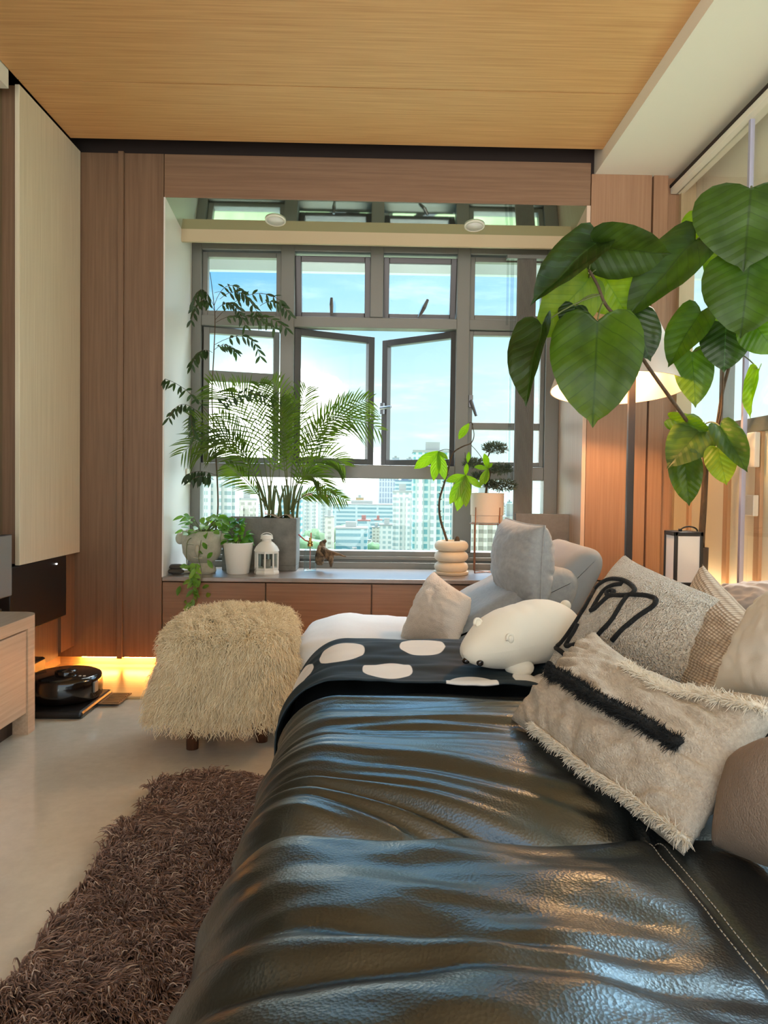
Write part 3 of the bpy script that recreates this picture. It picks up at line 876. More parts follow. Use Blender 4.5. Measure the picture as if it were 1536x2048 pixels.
# ------------------------------------------------------------------ cushions
def pillow(name, label, c4, th, m, n=44, pinch=.07, seed=1, wr=.006, bulge=1.0, piping=None, sag=(0, 0, 0), tsag=(0, 0, 0), pw=.42, cat='cushion', group=None, folds=0):
    """c4: bottom-left, bottom-right, top-right, top-left corners seen from the front; returns (object, front BVH)"""
    bl, br, tr, tl = [Vector(c) for c in c4]
    nrm = ((br - bl).cross(tl - bl)).normalized()
    if nrm.dot(CAM - bl) < 0: nrm = -nrm
    sag = Vector(sag); tsag = Vector(tsag)

    def base(u, v):
        uu = u * (1 - pinch * (1 - v * v) * abs(u)); vv = v * (1 - pinch * (1 - u * u) * abs(v))
        a, b_ = (uu + 1) / 2, (vv + 1) / 2
        return bl * (1 - a) * (1 - b_) + br * a * (1 - b_) + tr * a * b_ + tl * (1 - a) * b_ + tsag * ((1 - u * u) * b_ ** 1.5)

    def pt(u, v, side):
        e = max(0, (1 - u * u) * (1 - v * v))
        h = th * e ** pw * (bulge if side > 0 else 1)
        wv = wr * (nz3(u * 3 + seed, v * 3, side) + .6 * nz3(u * 7 + seed, v * 7, side + 3)) * min(1, e * 6)
        if folds:
            rr = min(1 - abs(u), 1 - abs(v)); wv += folds * nz3(u * 2 * (1 + 4 * abs(v)) + seed, v * 2 * (1 + 4 * abs(u)), 5) * exp(-rr * 3.0) * min(1, e * 12)
        return base(u, v) + nrm * side * (h + wv) + sag * (1 - u * u) * (1 - v * v)
    o = None
    mb = MB()
    fr_ = MB()
    for side in (1, -1):
        f = lambda u, v: pt(u * 2 - 1, v * 2 - 1, side)
        mb.grid(n, n, f, side < 0)
        if side > 0: fr_.grid(n, n, f)
    # flip if needed
    o = mb.build(name, m, None, loc=((bl + br) / 2))
    bm_ = bmesh.new(); bm_.from_mesh(o.data); bmesh.ops.remove_doubles(bm_, verts=bm_.verts, dist=1e-5); bmesh.ops.recalc_face_normals(bm_, faces=bm_.faces); bm_.to_mesh(o.data); bm_.free()
    for p_ in o.data.polygons: p_.use_smooth = True
    props(o, label, cat, group)
    if piping:
        pts = [base(-1 + 2 * k / 24, -1) for k in range(25)] + [base(1, -1 + 2 * k / 24) for k in range(1, 25)] + [base(1 - 2 * k / 24, 1) for k in range(1, 25)] + [base(-1, 1 - 2 * k / 24) for k in range(1, 25)]
        MB().tube(pts, .004, 6, False).build('seam_piping', piping, o)
    o['_'] = 0; del o['_']
    return o, BVHTree.FromPolygons(fr_.V, fr_.F), pt


def cord(pts_px, bvh, r, name, m, parent, lift=.002, n=8):
    pp = smooth_path([Vector((a, b_, 0)) for a, b_ in pts_px], n)
    w_ = []
    for q in pp:
        p, nn = hit(bvh, q.x, q.y)
        if p:
            if nn.dot(CAM - p) < 0: nn = -nn
            w_.append((p + nn * lift, nn))
    return w_


def fringe(name, path, m, parent, length, nper, rad, out, spread=.5, core=.008, label=None):
    """tassels along a list of (point, normal)"""
    pts = [p for p, _ in path]
    MB().tube([p + n_ * core * .4 for p, n_ in path], core, 7).build(name, m, parent, label=label)
    prt = bpy.context.scene.objects  # parent of the hairs is the fringe core
    co_ = [o for o in parent.children if o.name.startswith(name)][-1]
    S = []
    for i in range(len(path) - 1):
        a, n_ = path[i]; b_ = path[i + 1][0]
        t = (b_ - a)
        if t.length < 1e-6: continue
        tn = t.normalized(); sd = tn.cross(n_)
        for k in range(max(1, int(nper * t.length))):
            p = a + t * random.random()
            d = (n_ * random.uniform(.25, 1) + sd * random.uniform(-spread, spread) + out * random.uniform(.2, .9) + tn * random.uniform(-.5, .5)).normalized()
            l = length * random.uniform(.6, 1.25)
            c = Vector((random.uniform(-1, 1), random.uniform(-1, 1), random.uniform(-1.4, .4))) * .35
            S.append([p, p + d * l * .35, p + (d * .7 + c * .5) * l, p + (d * .9 + c) * l * 1.15])
    hair('yarn', S, rad, m, co_)


# bouclé cushion with the black outline drawing
c1 = [P(1082, 1352, 1.92), P(1415, 1392, 1.46), P(1466, 1212, 1.60), P(1250, 1110, 2.12)]
boucle, bv1, pt1 = pillow('boucle_cushion', 'cream boucle cushion with a black line drawing, leaning behind the fringed cushion', c1, .085, M['boucle'], n=60, pinch=.09, seed=3, wr=.005)
dr = [
    [(1090, 1330), (1108, 1300), (1125, 1285), (1150, 1250), (1170, 1218), (1183, 1195), (1198, 1172), (1218, 1160), (1240, 1160), (1260, 1168), (1270, 1180), (1262, 1190), (1240, 1192), (1220, 1193), (1204, 1206), (1192, 1217), (1182, 1222)],
    [(1184, 1222), (1196, 1200), (1208, 1183), (1225, 1172), (1245, 1169)],
    [(1214, 1186), (1217, 1184), (1222, 1182), (1228, 1184), (1224, 1190), (1216, 1192), (1214, 1186)],
    [(1260, 1190), (1290, 1192), (1310, 1198), (1312, 1206), (1304, 1216), (1280, 1232), (1250, 1256), (1225, 1282)],
    [(1256, 1192), (1240, 1215), (1225, 1240), (1205, 1262), (1190, 1280)],
    [(1157, 1250), (1153, 1258), (1146, 1270), (1136, 1286), (1134, 1292), (1150, 1290), (1180, 1278)],
    [(1112, 1296), (1125, 1305), (1140, 1318)],
    [(1092, 1368), (1094, 1345), (1098, 1328), (1103, 1330), (1106, 1345)],
]
ld = MB()
for s_ in dr:
    w_ = cord(s_, bv1, .005, '', None, boucle)
    if len(w_) > 3: ld.tube([p for p, _ in w_], .0064, 7)
ld.build('line_drawing', M['black_yarn'], boucle, label='black tufted outline drawing')

# chunky knit cushion
c2 = [P(1330, 1400, 1.9), P(1415, 1440, 1.32), P(1535, 1268, 1.40), P(1405, 1128, 1.86)]
knit, _, _ = pillow('knit_cushion', 'beige chunky knit cushion peeking out behind the boucle cushion', c2, .06, M['knit'], pinch=.06, seed=9)
# linen cushion at the right
c3 = [P(1424, 1400, 1.34), P(1680, 1420, 1.02), P(1680, 1150, 1.10), P(1545, 1190, 1.40)]
linen, _, _ = pillow('linen_cushion', 'plain cream linen cushion cut off at the right edge of the view', c3, .06, M['linen'], seed=14, wr=.005, folds=.006)
c4 = [P(1395, 1235, 2.0), P(1640, 1265, 1.55), P(1640, 1175, 1.6), P(1452, 1175, 2.05)]
blush, _, _ = pillow('blush_cushion', 'pale blush cushion lying along the ledge at the far right', c4, .05, M['blush'], seed=20, wr=.008)
# cushion under the fringed one
c5 = [P(1424, 1690, 1.03), P(1640, 1780, .86), P(1640, 1450, .86), P(1475, 1520, 1.12)]
under, _, _ = pillow('wool_cushion', 'brownish wool cushion at the right edge below the fringed cushion', c5, .058, mat('brown_wool', srgb(150, 130, 112), .95, bump=[((300, 300, 300), .4, 'noise')]), seed=31, wr=.002)
# fringed cushion in front
c6 = [P(1022, 1438, 1.56), P(1368, 1712, 1.0), P(1572, 1400, 1.10), P(1188, 1262, 1.70)]
fringed, bv6, pt6 = pillow('fringed_cushion', 'large woven cushion with black and cream fringe bands lying on the leather seat', c6, .075, M['woven'], n=60, pinch=.035, seed=41, wr=.010, folds=.016, tsag=(0, 0, -.05))
n6 = (c6[1] - c6[0]).cross(c6[3] - c6[0]).normalized()
if n6.dot(CAM - c6[0]) < 0: n6 = -n6
dn6 = ((c6[0] + c6[1]) - (c6[2] + c6[3])).normalized()
fringe('black_fringe', cord([(1105, 1342), (1150, 1372), (1210, 1408), (1280, 1446), (1330, 1474), (1364, 1488)], bv6, 0, '', None, None), M['black_yarn'], fringed, .017, 9000, .0011, dn6 * .1, 1.5, .009, 'thick black shaggy band')
fringe('cream_fringe', cord([(1066, 1446), (1120, 1488), (1180, 1535), (1240, 1575), (1300, 1620), (1340, 1652), (1385, 1690)], bv6, 0, '', None, None), M['cream_yarn'], fringed, .015, 4200, .0011, dn6 * .5, .9, .004, 'cream tasselled band')
fringe('cream_fringe', cord([(1246, 1332), (1275, 1350), (1320, 1376), (1370, 1388), (1420, 1394), (1470, 1404), (1530, 1420)], bv6, 0, '', None, None), M['cream_yarn'], fringed, .016, 4600, .0011, dn6 * .3, 1.0, .006, 'cream tasselled band')

# polar bear plush
ba, bb = P(944, 1304, 1.92), P(1150, 1256, 2.12)
ax = (bb - ba); blen = ax.length; axn = ax.normalized()
bear = thing('bear_plush', 'white polar bear plush lying on the dotted throw', 'plush toy', (ba + bb) / 2 - Vector((0, 0, .07)))
up = (Vector((0, 0, 1)) - axn * axn.z).normalized(); sdv = axn.cross(up)
bm = MB()


def bear_pt(u, v):
    t = u; a = v * 2 * pi
    env = max(0, 1 - abs(2 * t - 1) ** (5 if t < .5 else 3.4)) ** .5
    rad = (.053 + .034 * sst(0, .35, t) + .012 * sst(.3, .7, t)) * env
    c = ba + axn * (t * blen * 1.06 - .03) + up * (.012 * sin(pi * t))
    k = 1 + .03 * nz3(t * 12, a * .6, 3) * (sin(a) > 0)
    zz = sin(a); zz = zz if zz > 0 else zz * .86
    return c + sdv * cos(a) * rad * 1.08 * k + up * zz * rad * .98 * k


bm.grid(64, 40, bear_pt)
bo = bm.build('body', M['plush'], bear)
bbv = BVHTree.FromPolygons(bm.V, bm.F)


def onbear(px, py):
    p, n_ = hit(bbv, px, py)
    if p is None: 
        q = P(px, py, 2.0); p, n_, _, _ = bbv.find_nearest(q)
    if n_.dot(CAM - p) < 0: n_ = -n_
    return p, n_


p, n_ = onbear(932, 1321); MB().ball(p, .011, .011, .009).build('nose', M['black_gloss'], bear)
p, n_ = onbear(960, 1325); MB().ball(p, .0098).build('eye', M['black_gloss'], bear)
for px, py in ((957, 1250), (1022, 1282)):
    p, n_ = onbear(px, py)
    ring = [p + axn * (.012 * cos(a)) + (up * .8 + sdv * -.3).normalized() * (.014 * sin(a) + .003) for a in [pi * k / 8 for k in range(9)]]
    MB().tube(ring, .0042, 8).ball(p + up * .004, .008, .004, .010).build('ear', M['plush'], bear)
p = bear_pt(.93, .25); MB().ball(p + up * .008, .016).build('tail', M['plush'], bear)
for t, s_ in ((.30, -1), (.78, -1), (.30, 1), (.78, 1)):
    c = ba + axn * (t * blen) - up * .052 + sdv * s_ * .055
    MB().ball(c, .04, .032, .026).build('paw', M['plush'], bear)

# ------------------------------------------------------------------ grey lounge chair by the window
LY0, LY1 = 2.74, 3.40
lounge = thing('lounge_chair', 'grey linen lounge chair with raised back in front of the window bench', 'chair', (.2, 3.05, 0))
MB().box((-.52, 2.98, .0), (.80, 3.36, .085)).build('base', M['wood_h'], lounge, False, .006)


def loft(prof, y0, y1, m, name, parent, wr=.006, seed=0, edge=.06, ny=26):
    pp = smooth_path([Vector((x, 0, z)) for x, z in prof + prof[:1]], 5)[:-1]
    n = len(pp); cx = sum(p.x for p in pp) / n; cz = sum(p.z for p in pp) / n
    # local half thickness shrink toward a spine: shrink along inward normal
    V = []
    ctr = Vector((cx, 0, cz))
    nor = []
    for i in range(n):
        t = (pp[(i + 1) % n] - pp[i - 1]).normalized(); nn = Vector((t.z, 0, -t.x))
        nor.append(nn)
    area_ = sum(pp[i].x * pp[(i + 1) % n].z - pp[(i + 1) % n].x * pp[i].z for i in range(n))
    sg = 1 if area_ > 0 else -1
    for j in range(ny + 1):
        f = j / ny; y = y0 + (y1 - y0) * (.5 - .5 * cos(pi * f))
        d = min(y - y0, y1 - y)
        k = edge - sqrt(max(0, edge ** 2 - (edge - d) ** 2)) if d < edge else 0
        for i in range(n):
            p = pp[i] - nor[i] * sg * (k) + nor[i] * sg * wr * (nz3(pp[i].x * 6 + seed, y * 5, pp[i].z * 6) + .5 * nz3(pp[i].x * 14, y * 11 + seed, pp[i].z * 14))
            V.append((p.x, y, p.z))
    Fq = []
    for j in range(ny):
        for i in range(n): Fq.append((j * n + i, j * n + (i + 1) % n, (j + 1) * n + (i + 1) % n, (j + 1) * n + i))
    Fq += [tuple(range(n))[::-1], tuple(ny * n + i for i in range(n))]
    o = MB().add(V, Fq).build(name, m, parent)
    bm_ = bmesh.new(); bm_.from_mesh(o.data); bmesh.ops.recalc_face_normals(bm_, faces=bm_.faces); bm_.to_mesh(o.data); bm_.free()
    for p_ in o.data.polygons: p_.use_smooth = True
    return o


loft([(-.32, .20), (-.35, .26), (-.32, .335), (-.20, .375), (-.05, .37), (.15, .365), (.32, .36), (.36, .27), (.33, .15), (.0, .085), (-.28, .10)], LY0 + .02, LY1, M['fab_seat'], 'seat_cushion', lounge, .012, 2, .07)
loft([(.10, .35), (.20, .405), (.34, .475), (.48, .555), (.60, .625), (.70, .66), (.76, .62), (.74, .53), (.66, .44), (.52, .33), (.36, .25), (.20, .22), (.10, .26)], LY0, LY1 - .02, M['fab_grey'], 'backrest', lounge, .006, 5, .05)
loft([(.60, .53), (.66, .62), (.74, .70), (.80, .735), (.85, .715), (.86, .66), (.82, .57), (.76, .47), (.69, .40), (.62, .42)], LY0 + .03, LY1 - .05, M['fab_grey2'], 'headrest', lounge, .004, 8, .05)

g1c = [P(1000, 1180, 3.12), P(1082, 1222, 2.66), P(1090, 1052, 2.72), P(1012, 1036, 3.22)]
gp_, _, _ = pillow('grey_cushion', 'plump grey linen cushion propped against the lounge chair headrest', g1c, .105, M['fab_grey'], pinch=.05, seed=51, wr=.006, folds=.012, piping=M['fab_grey'])
g2c = [P(800, 1282, 2.92), P(905, 1295, 2.62), P(942, 1196, 2.70), P(868, 1143, 3.04)]
rp_, _, _ = pillow('ribbed_cushion', 'off-white ribbed cushion lying tilted on the lounge chair seat', g2c, .075, M['rib'], pinch=.05, seed=61, wr=.008)

# ------------------------------------------------------------------ sheepskin ottoman
M['ottleg'] = wood('walnut_leg', (120, 74, 46), (90, 54, 34), 'z')
OC = Vector((-.585, 2.74, 0))
ott = thing('sheepskin_ottoman', 'footstool covered in shaggy cream sheepskin beside the sofa', 'ottoman', OC)


def ott_pt(a, t):
    """t 0 bottom hem .. 1 centre of the top"""
    ca, sa = cos(a), sin(a)
    sq = 1 / max(abs(ca) ** 4 + abs(sa) ** 4, 1e-6) ** .25
    if t < .6:
        k = t / .6
        r = (.236 - .036 * k) ; z = .155 + .255 * k
    else:
        k = (t - .6) / .4
        r = .20 * cos(k * pi / 2) ** .8 if k < 1 else 0; z = .41 + .05 * sin(k * pi / 2)
    return OC + Vector((ca * sq * r * 1.0 + .03 * t, sa * sq * r * 1.12 + .05 * t, z))


om = MB().grid(48, 24, lambda u, v: ott_pt(u * 2 * pi, v))
om.build('cushion', mat('sheep_hide', srgb(206, 186, 150), .9), ott)
S = []
random.seed(11)
for i in range(44000):
    a = random.random() * 2 * pi; t = random.random() ** .85
    p = ott_pt(a, t); q = ott_pt(a, min(1, t + .02)); q2 = ott_pt(a + .03, t)
    tu = (q - p); sdd = (q2 - p)
    nn = sdd.cross(tu)
    if nn.length < 1e-8: nn = Vector((0, 0, 1))
    nn.normalize()
    if nn.dot(p - (OC + Vector((0, 0, .28)))) < 0: nn = -nn
    cl = noise.noise_vector(p * 22) 
    top_ = sst(.55, .8, t)
    d = (nn * (.55 - .1 * top_) + Vector((cl.y, -.35, .25)) * (.5 * top_) + Vector((0, 0, -1)) * (.75 * (1 - top_)) + cl * (.55 + .45 * top_) + Vector((random.uniform(-1, 1), random.uniform(-1, 1), random.uniform(-1, 1))) * .22).normalized()
    l = random.uniform(.045, .075) * (1 - .15 * top_) * (.75 + .25 * sst(0, .2, t))
    c2 = noise.noise_vector(p * 45 + Vector((5, 5, 5)))
    side = d.orthogonal().normalized()
    ph = random.random() * 6
    st_ = []
    for k in range(6):
        f = k / 5
        st_.append(p + d * l * f + Vector((0, 0, -1)) * l * .35 * f * f * (1 - .5 * top_) + (side * sin(ph + f * 10) + side.cross(d) * cos(ph + f * 10) + c2 * .9) * .008 * f)
    S.append(st_)
hair('sheepskin', S, .0016, M['fur'], ott)
for dx, dy in ((-.10, -.10), (.14, -.02), (-.10, .20), (.14, .20)):
    MB().lathe((OC.x + dx, OC.y + dy, 0), [(.022, 0), (.028, .20)], 14).build('leg', M['ottleg'], ott)

# ------------------------------------------------------------------ rug
rug = thing('shaggy_rug', 'brown shaggy rug on the tiles along the front of the sofa', 'rug', (-.25, 1.4, 0))
RX0, RX1, RY0, RY1 = -.70, .25, .5, 2.33
cr_ = .09
pl = []
for cx, cy, a0 in ((RX1 - cr_, RY1 - cr_, 0), (RX0 + cr_, RY1 - cr_, 90), (RX0 + cr_, RY0 + cr_, 180), (RX1 - cr_, RY0 + cr_, 270)):
    for k in range(7):
        a = radians(a0 + 15 * k); pl.append((cx + cr_ * cos(a), cy + cr_ * sin(a)))
prism(MB(), pl, .002, .016).build('backing', M['rugback'], rug, False)
S = []
random.seed(5)
N = 0
while N < 62000:
    x = random.uniform(RX0, -.12); y = random.uniform(.72, RY1)
    if x > -.30 and random.random() < .35: continue
    ex, ey = max(RX0 + cr_ - x, 0), max(y - (RY1 - cr_), 0)
    if ex > 0 and ey > 0 and ex * ex + ey * ey > cr_ * cr_: continue
    N += 1
    v = noise.noise_vector(Vector((x * 9, y * 9, 0))); v2 = noise.noise_vector(Vector((x * 30, y * 30, 4)))
    d = Vector((.5 + v.x * 1.1 + v2.x * .9, -.25 + v.y * 1.1 + v2.y * .9, .75)) + Vector((random.uniform(-.4, .4), random.uniform(-.4, .4), 0))
    d.normalize(); l = random.uniform(.035, .062)
    p = Vector((x, y, .014))
    S.append([p, p + d * l * .4 + Vector((0, 0, .006)), p + d * l * .75 + Vector((v2.x, v2.y, 0)) * .006, p + Vector((d.x * l * 1.15, d.y * l * 1.15, d.z * l * .72)) + Vector((v2.y, v2.x, 0)) * .010])
hair('pile', S, .0019, M['rugpile'], rug)
# ------------------------------------------------------------------ things on the window bench
random.seed(21)
BZ = zt_
M['stone_pot'] = mat('stone_glaze', srgb(190, 184, 164), .7, col2=srgb(168, 162, 142), nscale=(30, 30, 30), bump=[((80, 80, 80), .15, 'noise')])
M['white_cer'] = mat('white_ceramic', srgb(232, 226, 214), .45)
M['concrete'] = mat('concrete', srgb(132, 130, 122), .85, col2=srgb(104, 102, 96), nscale=(14, 14, 14), bump=[((90, 90, 90), .2, 'noise')])
M['soil'] = mat('coir', srgb(150, 120, 84), .95, bump=[((200, 200, 200), .8, 'noise')])
M['pink_cer'] = mat('blush_ceramic', srgb(222, 200, 180), .6)
M['ring_cer'] = mat('matte_cream', srgb(226, 206, 178), .75, bump=[((150, 150, 150), .1, 'noise')])
M['brass'] = mat('brass', srgb(190, 150, 80), .3, .9)
M['copper'] = mat('copper_wire', srgb(150, 100, 72), .4, .6)
M['bark'] = mat('bark', srgb(96, 78, 58), .9, col2=srgb(70, 56, 42), nscale=(60, 60, 20), bump=[((120, 120, 40), .4, 'noise')])
M['driftwood'] = mat('driftwood', srgb(150, 122, 92), .9, col2=srgb(52, 40, 30), nscale=(45, 45, 45), bump=[((90, 90, 90), .5, 'noise')])
M['rock'] = mat('dark_rock', srgb(70, 62, 54), .8, bump=[((40, 40, 40), .4, 'noise')])
M['leaf_p'] = leafmat('pothos_leaf', (70, 120, 50), (130, 170, 80), .4, .4)
M['leaf_d'] = leafmat('dark_leaf', (34, 52, 28), (58, 80, 42), .5, .3)
M['leaf_palm'] = leafmat('palm_leaf', (52, 72, 30), (88, 106, 48), .5, .38)
M['leaf_m'] = leafmat('money_leaf', (92, 134, 34), (130, 166, 50), .4, .5, (170, 200, 110), 6)
M['leaf_b'] = leafmat('juniper_leaf', (58, 66, 50), (90, 94, 72), .7, .2)
M['leaf_f'] = leafmat('fig_leaf', (42, 70, 10), (70, 102, 20), .48, .36, (26, 58, 16), 7)
M['leaf_fl'] = leafmat('fig_leaf_pale', (84, 116, 26), (122, 148, 44), .5, .5, (70, 110, 30), 7)  # paler, yellower copy of the fig leaf
M['leaf_fd'] = leafmat('fig_leaf_dark', (26, 46, 12), (42, 66, 18), .42, .28, (60, 92, 48), 7)  # darkest copy of the fig leaf
M['leaf_fm'] = leafmat('fig_leaf_backlit', (34, 58, 8), (56, 84, 14), .5, .3, (24, 46, 10), 7)  # darker fig leaf copy, backlit look put into the colour
M['stem_g'] = mat('green_stem', srgb(96, 104, 56), .6)
bottle_glass = glassmat('bottle_glass', (.86, .93, .94), .35)


def blade(mb, a, b_, wd, nrm, droop=.0, n=5, fold=.25, shape=1.0):
    """lanceolate blade from a to b, with a folded midrib"""
    a, b_ = Vector(a), Vector(b_); ax_ = b_ - a; L_ = ax_.length
    if L_ < 1e-6: return
    t = ax_ / L_; s = t.cross(nrm)
    s = s.normalized() if s.length > 1e-6 else t.orthogonal().normalized()
    nn = s.cross(t).normalized()
    V = []; U = []; Fq = []
    for i in range(n + 1):
        f = i / n
        w_ = wd * .5 * (sin(pi * min(1, f ** shape * .97 + .03)) ** .8)
        c = a + ax_ * f - Vector((0, 0, droop * L_ * f * f))
        V += [c - s * w_ + nn * fold * w_, c, c + s * w_ + nn * fold * w_]
        U += [(0, f), (.5, f), (1, f)]
    for i in range(n):
        k = i * 3
        Fq += [(k, k + 1, k + 4, k + 3), (k + 1, k + 2, k + 5, k + 4)]
    mb.add(V, Fq, U)


def rv(s=1.0): return Vector((random.uniform(-1, 1), random.uniform(-1, 1), random.uniform(-1, 1))) * s


yb = 3.93
s4 = yb / F_PX
# face planter
c = P(404, 1146, yb); c.z = BZ
hp = thing('face_planter', 'stone coloured planter shaped like a head with round ears, left end of the bench', 'planter', c)
HM = Matrix.Diagonal((1, .9, 1))
MB().lathe(c, [(0, 0), (.070, 0), (.076, .01), (.074, .03), (.058, .045), (.056, .058), (.082, .075), (.102, .11), (.108, .16), (.106, .225), (.100, .230), (.094, .222), (.09, .20), (0, .198)], 40, HM).build('body', M['stone_pot'], hp, autos=60)
for dx in (-.118, .112):
    MB().ball(c + Vector((dx, 0, .185)), .026, .02, .032).build('ear', M['stone_pot'], hp)
fm = MB().ball(c + Vector((.0, -.100, .13)), .012, .018, .03)
for dx in (-.04, .04):
    fm.tube([c + Vector((dx - .018, -.093, .160)), c + Vector((dx, -.098, .166)), c + Vector((dx + .018, -.093, .160))], .004, 6)
fm.tube([c + Vector((-.022, -.09, .092)), c + Vector((0, -.094, .087)), c + Vector((.022, -.09, .092))], .004, 6)
fm.build('face', M['stone_pot'], hp)
hpc = c.copy()
pot = thing('pothos', 'leafy pothos growing in the head shaped planter with a vine trailing over the bench edge', 'plant', c + Vector((0, 0, .198)))
st = MB(); lv = MB()
for i in range(64):
    a = random.uniform(0, 2 * pi); r0 = random.uniform(0, .07); h = random.uniform(.02, .11)
    p0 = c + Vector((cos(a) * r0 * .5, sin(a) * r0 * .5, .2)); p1 = c + Vector((cos(a) * (r0 + .06), sin(a) * (r0 + .05), .2 + h)); 
    st.tube(bez(p0, (p0 + p1) / 2 + Vector((0, 0, .03)), p1, 4), .0016, 5)
    d = (Vector((cos(a), sin(a) - .3, random.uniform(-.5, .2))) + rv(.4)).normalized()
    blade(lv, p1, p1 + d * random.uniform(.04, .062), random.uniform(.024, .036), (Vector((0, -.6, .8)) + rv(.4)), .15, 5, .2, .8)
vine = smooth_path([c + Vector((-.03, -.08, .2)), c + Vector((-.05, -.115, .17)), c + Vector((-.045, -.125, .05)), P(392, 1130, 3.72), P(384, 1160, 3.715), P(388, 1190, 3.715), P(374, 1232, 3.715)], 6)
st.tube(vine, .0022, 5)
st.tube(smooth_path([c + Vector((.02, -.09, .2)), c + Vector((.012, -.12, .1)), P(402, 1140, 3.73), P(398, 1175, 3.715), P(393, 1205, 3.715)], 6), .002, 5)
for i, p in enumerate(vine[12:]):
    for k in range(1 if i % 2 else 2):
        d = Vector((random.uniform(-1, 1), random.uniform(-.6, .1), random.uniform(-.9, .1))).normalized()
        blade(lv, p, p + d * random.uniform(.03, .05), random.uniform(.015, .026), Vector((0, -1, .3)) + rv(.4), .2)
for px, py in ((360, 1172), (372, 1210), (418, 1172), (414, 1185), (400, 1160), (368, 1205), (397, 1105), (415, 1120), (425, 1105), (405, 1085)):
    p = P(px, py, 3.72 if py > 1145 else 3.80); d = rv(); d.z = -abs(d.z)
    blade(lv, p, p + d.normalized() * .05, .024, Vector((0, -1, .3)) + rv(.3), .1)
st.build('vine', M['stem_g'], pot); lv.build('foliage', M['leaf_p'], pot)

# compound-leaved tall seedling rooted in the same planter
tp = thing('tall_seedling', 'thin tall seedling with feathery leaves rising in front of the left window pane', 'plant', c + Vector((.06, .03, .2)))
ty = 4.0
stem = smooth_path([c + Vector((.06, .03, .19)), P(436, 1010, ty), P(431, 900, ty), P(424, 800, ty), P(428, 700, ty), P(430, 640, ty), P(427, 600, ty), P(420, 545, ty)], 6)
st = MB().tube(stem, [.0055 - .0038 * i / (len(stem) - 1) for i in range(len(stem))], 6)
lv = MB()
RA = [((428, 612), (398, 545), (388, 612)), ((428, 612), (455, 530), (505, 610)), ((440, 598), (485, 555), (522, 640)), ((430, 625), (465, 575), (490, 650)), ((520, 612), (550, 588), (580, 628)),
      ((432, 645), (480, 612), (548, 655)), ((480, 640), (530, 620), (572, 655)), ((428, 700), (452, 678), (472, 704)), ((425, 705), (398, 688), (384, 728)), ((428, 690), (505, 645), (520, 712)),
      ((424, 835), (375, 770), (330, 758)), ((405, 835), (362, 782), (338, 835)), ((395, 850), (372, 795), (388, 872)), ((426, 830), (470, 770), (520, 790)), ((428, 820), (480, 775), (560, 800)),
      ((428, 960), (410, 945), (385, 958)), ((430, 640), (500, 560), (560, 600)), ((428, 620), (405, 570), (382, 640)), ((430, 950), (400, 935), (372, 950))]
for a, b_, d_ in RA:
    dy = random.uniform(-.12, .08)
    if d_[0] < 400: dy = -.31
    q = bez(P(*a, ty), P(*b_, ty + dy * .6 - .02), P(*d_, ty + dy), 9)
    st.tube(q, .0014, 5)
    for i in range(2, 10):
        t = (q[i] - q[i - 1]).normalized()
        for sgn in (-1, 1):
            d = (t * .5 + sgn * Vector((t.z, .35 * sgn, -t.x)) * .9 + Vector((0, 0, -.75)) + rv(.25)).normalized()
            blade(lv, q[i], q[i] + d * random.uniform(.036, .056), random.uniform(.012, .018), Vector((0, -1, .2)) + rv(.5), .1, 4)
st.build('stem', M['bark'], tp); lv.build('foliage', M['leaf_d'], tp)

# white tapered pot and its plant
c = P(476, 1146, yb); c.z = BZ
wp = MB().lathe(c, [(0, 0), (.056, 0), (.060, .006), (.079, .158), (.081, .166), (.076, .168), (.073, .15), (0, .148)], 40).build('white_pot', M['white_cer'], None, autos=50)
props(wp, 'plain white tapered flower pot between the head planter and the white lantern', 'pot')
pl_ = thing('leafy_plant', 'small bright green leafy plant in the white tapered pot', 'plant', c + Vector((0, 0, .148)))
st = MB(); lv = MB()
for i in range(22):
    a = random.uniform(0, 2 * pi); r0 = random.uniform(.01, .075)
    p1 = c + Vector((cos(a) * r0, sin(a) * r0 * .8, .15 + random.uniform(.02, .135)))
    st.tube(bez(c + Vector((cos(a) * .02, sin(a) * .02, .148)), (c + p1) / 2 + Vector((0, 0, .1)), p1, 4), .0015, 5)
    for k in range(3):
        d = (Vector((cos(a), sin(a) - .4, .1)) + rv(.8)).normalized()
        blade(lv, p1, p1 + d * random.uniform(.04, .06), random.uniform(.024, .036), Vector((0, -.5, .9)) + rv(.4), .2)
st.build('stem', M['stem_g'], pl_); lv.build('foliage', leafmat('bright_leaf', (60, 118, 40), (110, 160, 56), .35, .4), pl_)

# white candle lantern
c = P(533, 1146, yb); c.z = BZ
la = thing('candle_lantern', 'small white metal candle lantern with glass sides standing before the concrete planter', 'lantern', c)
MB().lathe(c, [(0, 0), (.066, 0), (.068, .008), (.064, .022), (.058, .026), (0, .026)], 8).build('base', M['white_cer'], la, False)
pm = MB()
for k in range(8):
    a = 2 * pi * k / 8
    p = c + Vector((.060 * cos(a), .060 * sin(a), 0)); pm.tube([p + Vector((0, 0, .024)), p + Vector((0, 0, .118))], .0055, 6)
pm.lathe(c + Vector((0, 0, .112)), [(.064, 0), (.064, .014), (.05, .014)], 8).lathe(c + Vector((0, 0, .024)), [(.064, 0), (.064, .010), (.05, .010)], 8)
pm.build('cage', M['white_cer'], la, False)
MB().lathe(c + Vector((0, 0, .03)), [(.054, 0), (.054, .084)], 8).build('glazing', bottle_glass, la, False)
MB().lathe(c + Vector((0, 0, .124)), [(.068, 0), (.066, .006), (.058, .022), (.040, .042), (.026, .052), (.024, .062), (.034, .064), (.034, .07), (.026, .084), (0, .09)], 24).build('roof', M['white_cer'], la, autos=40)
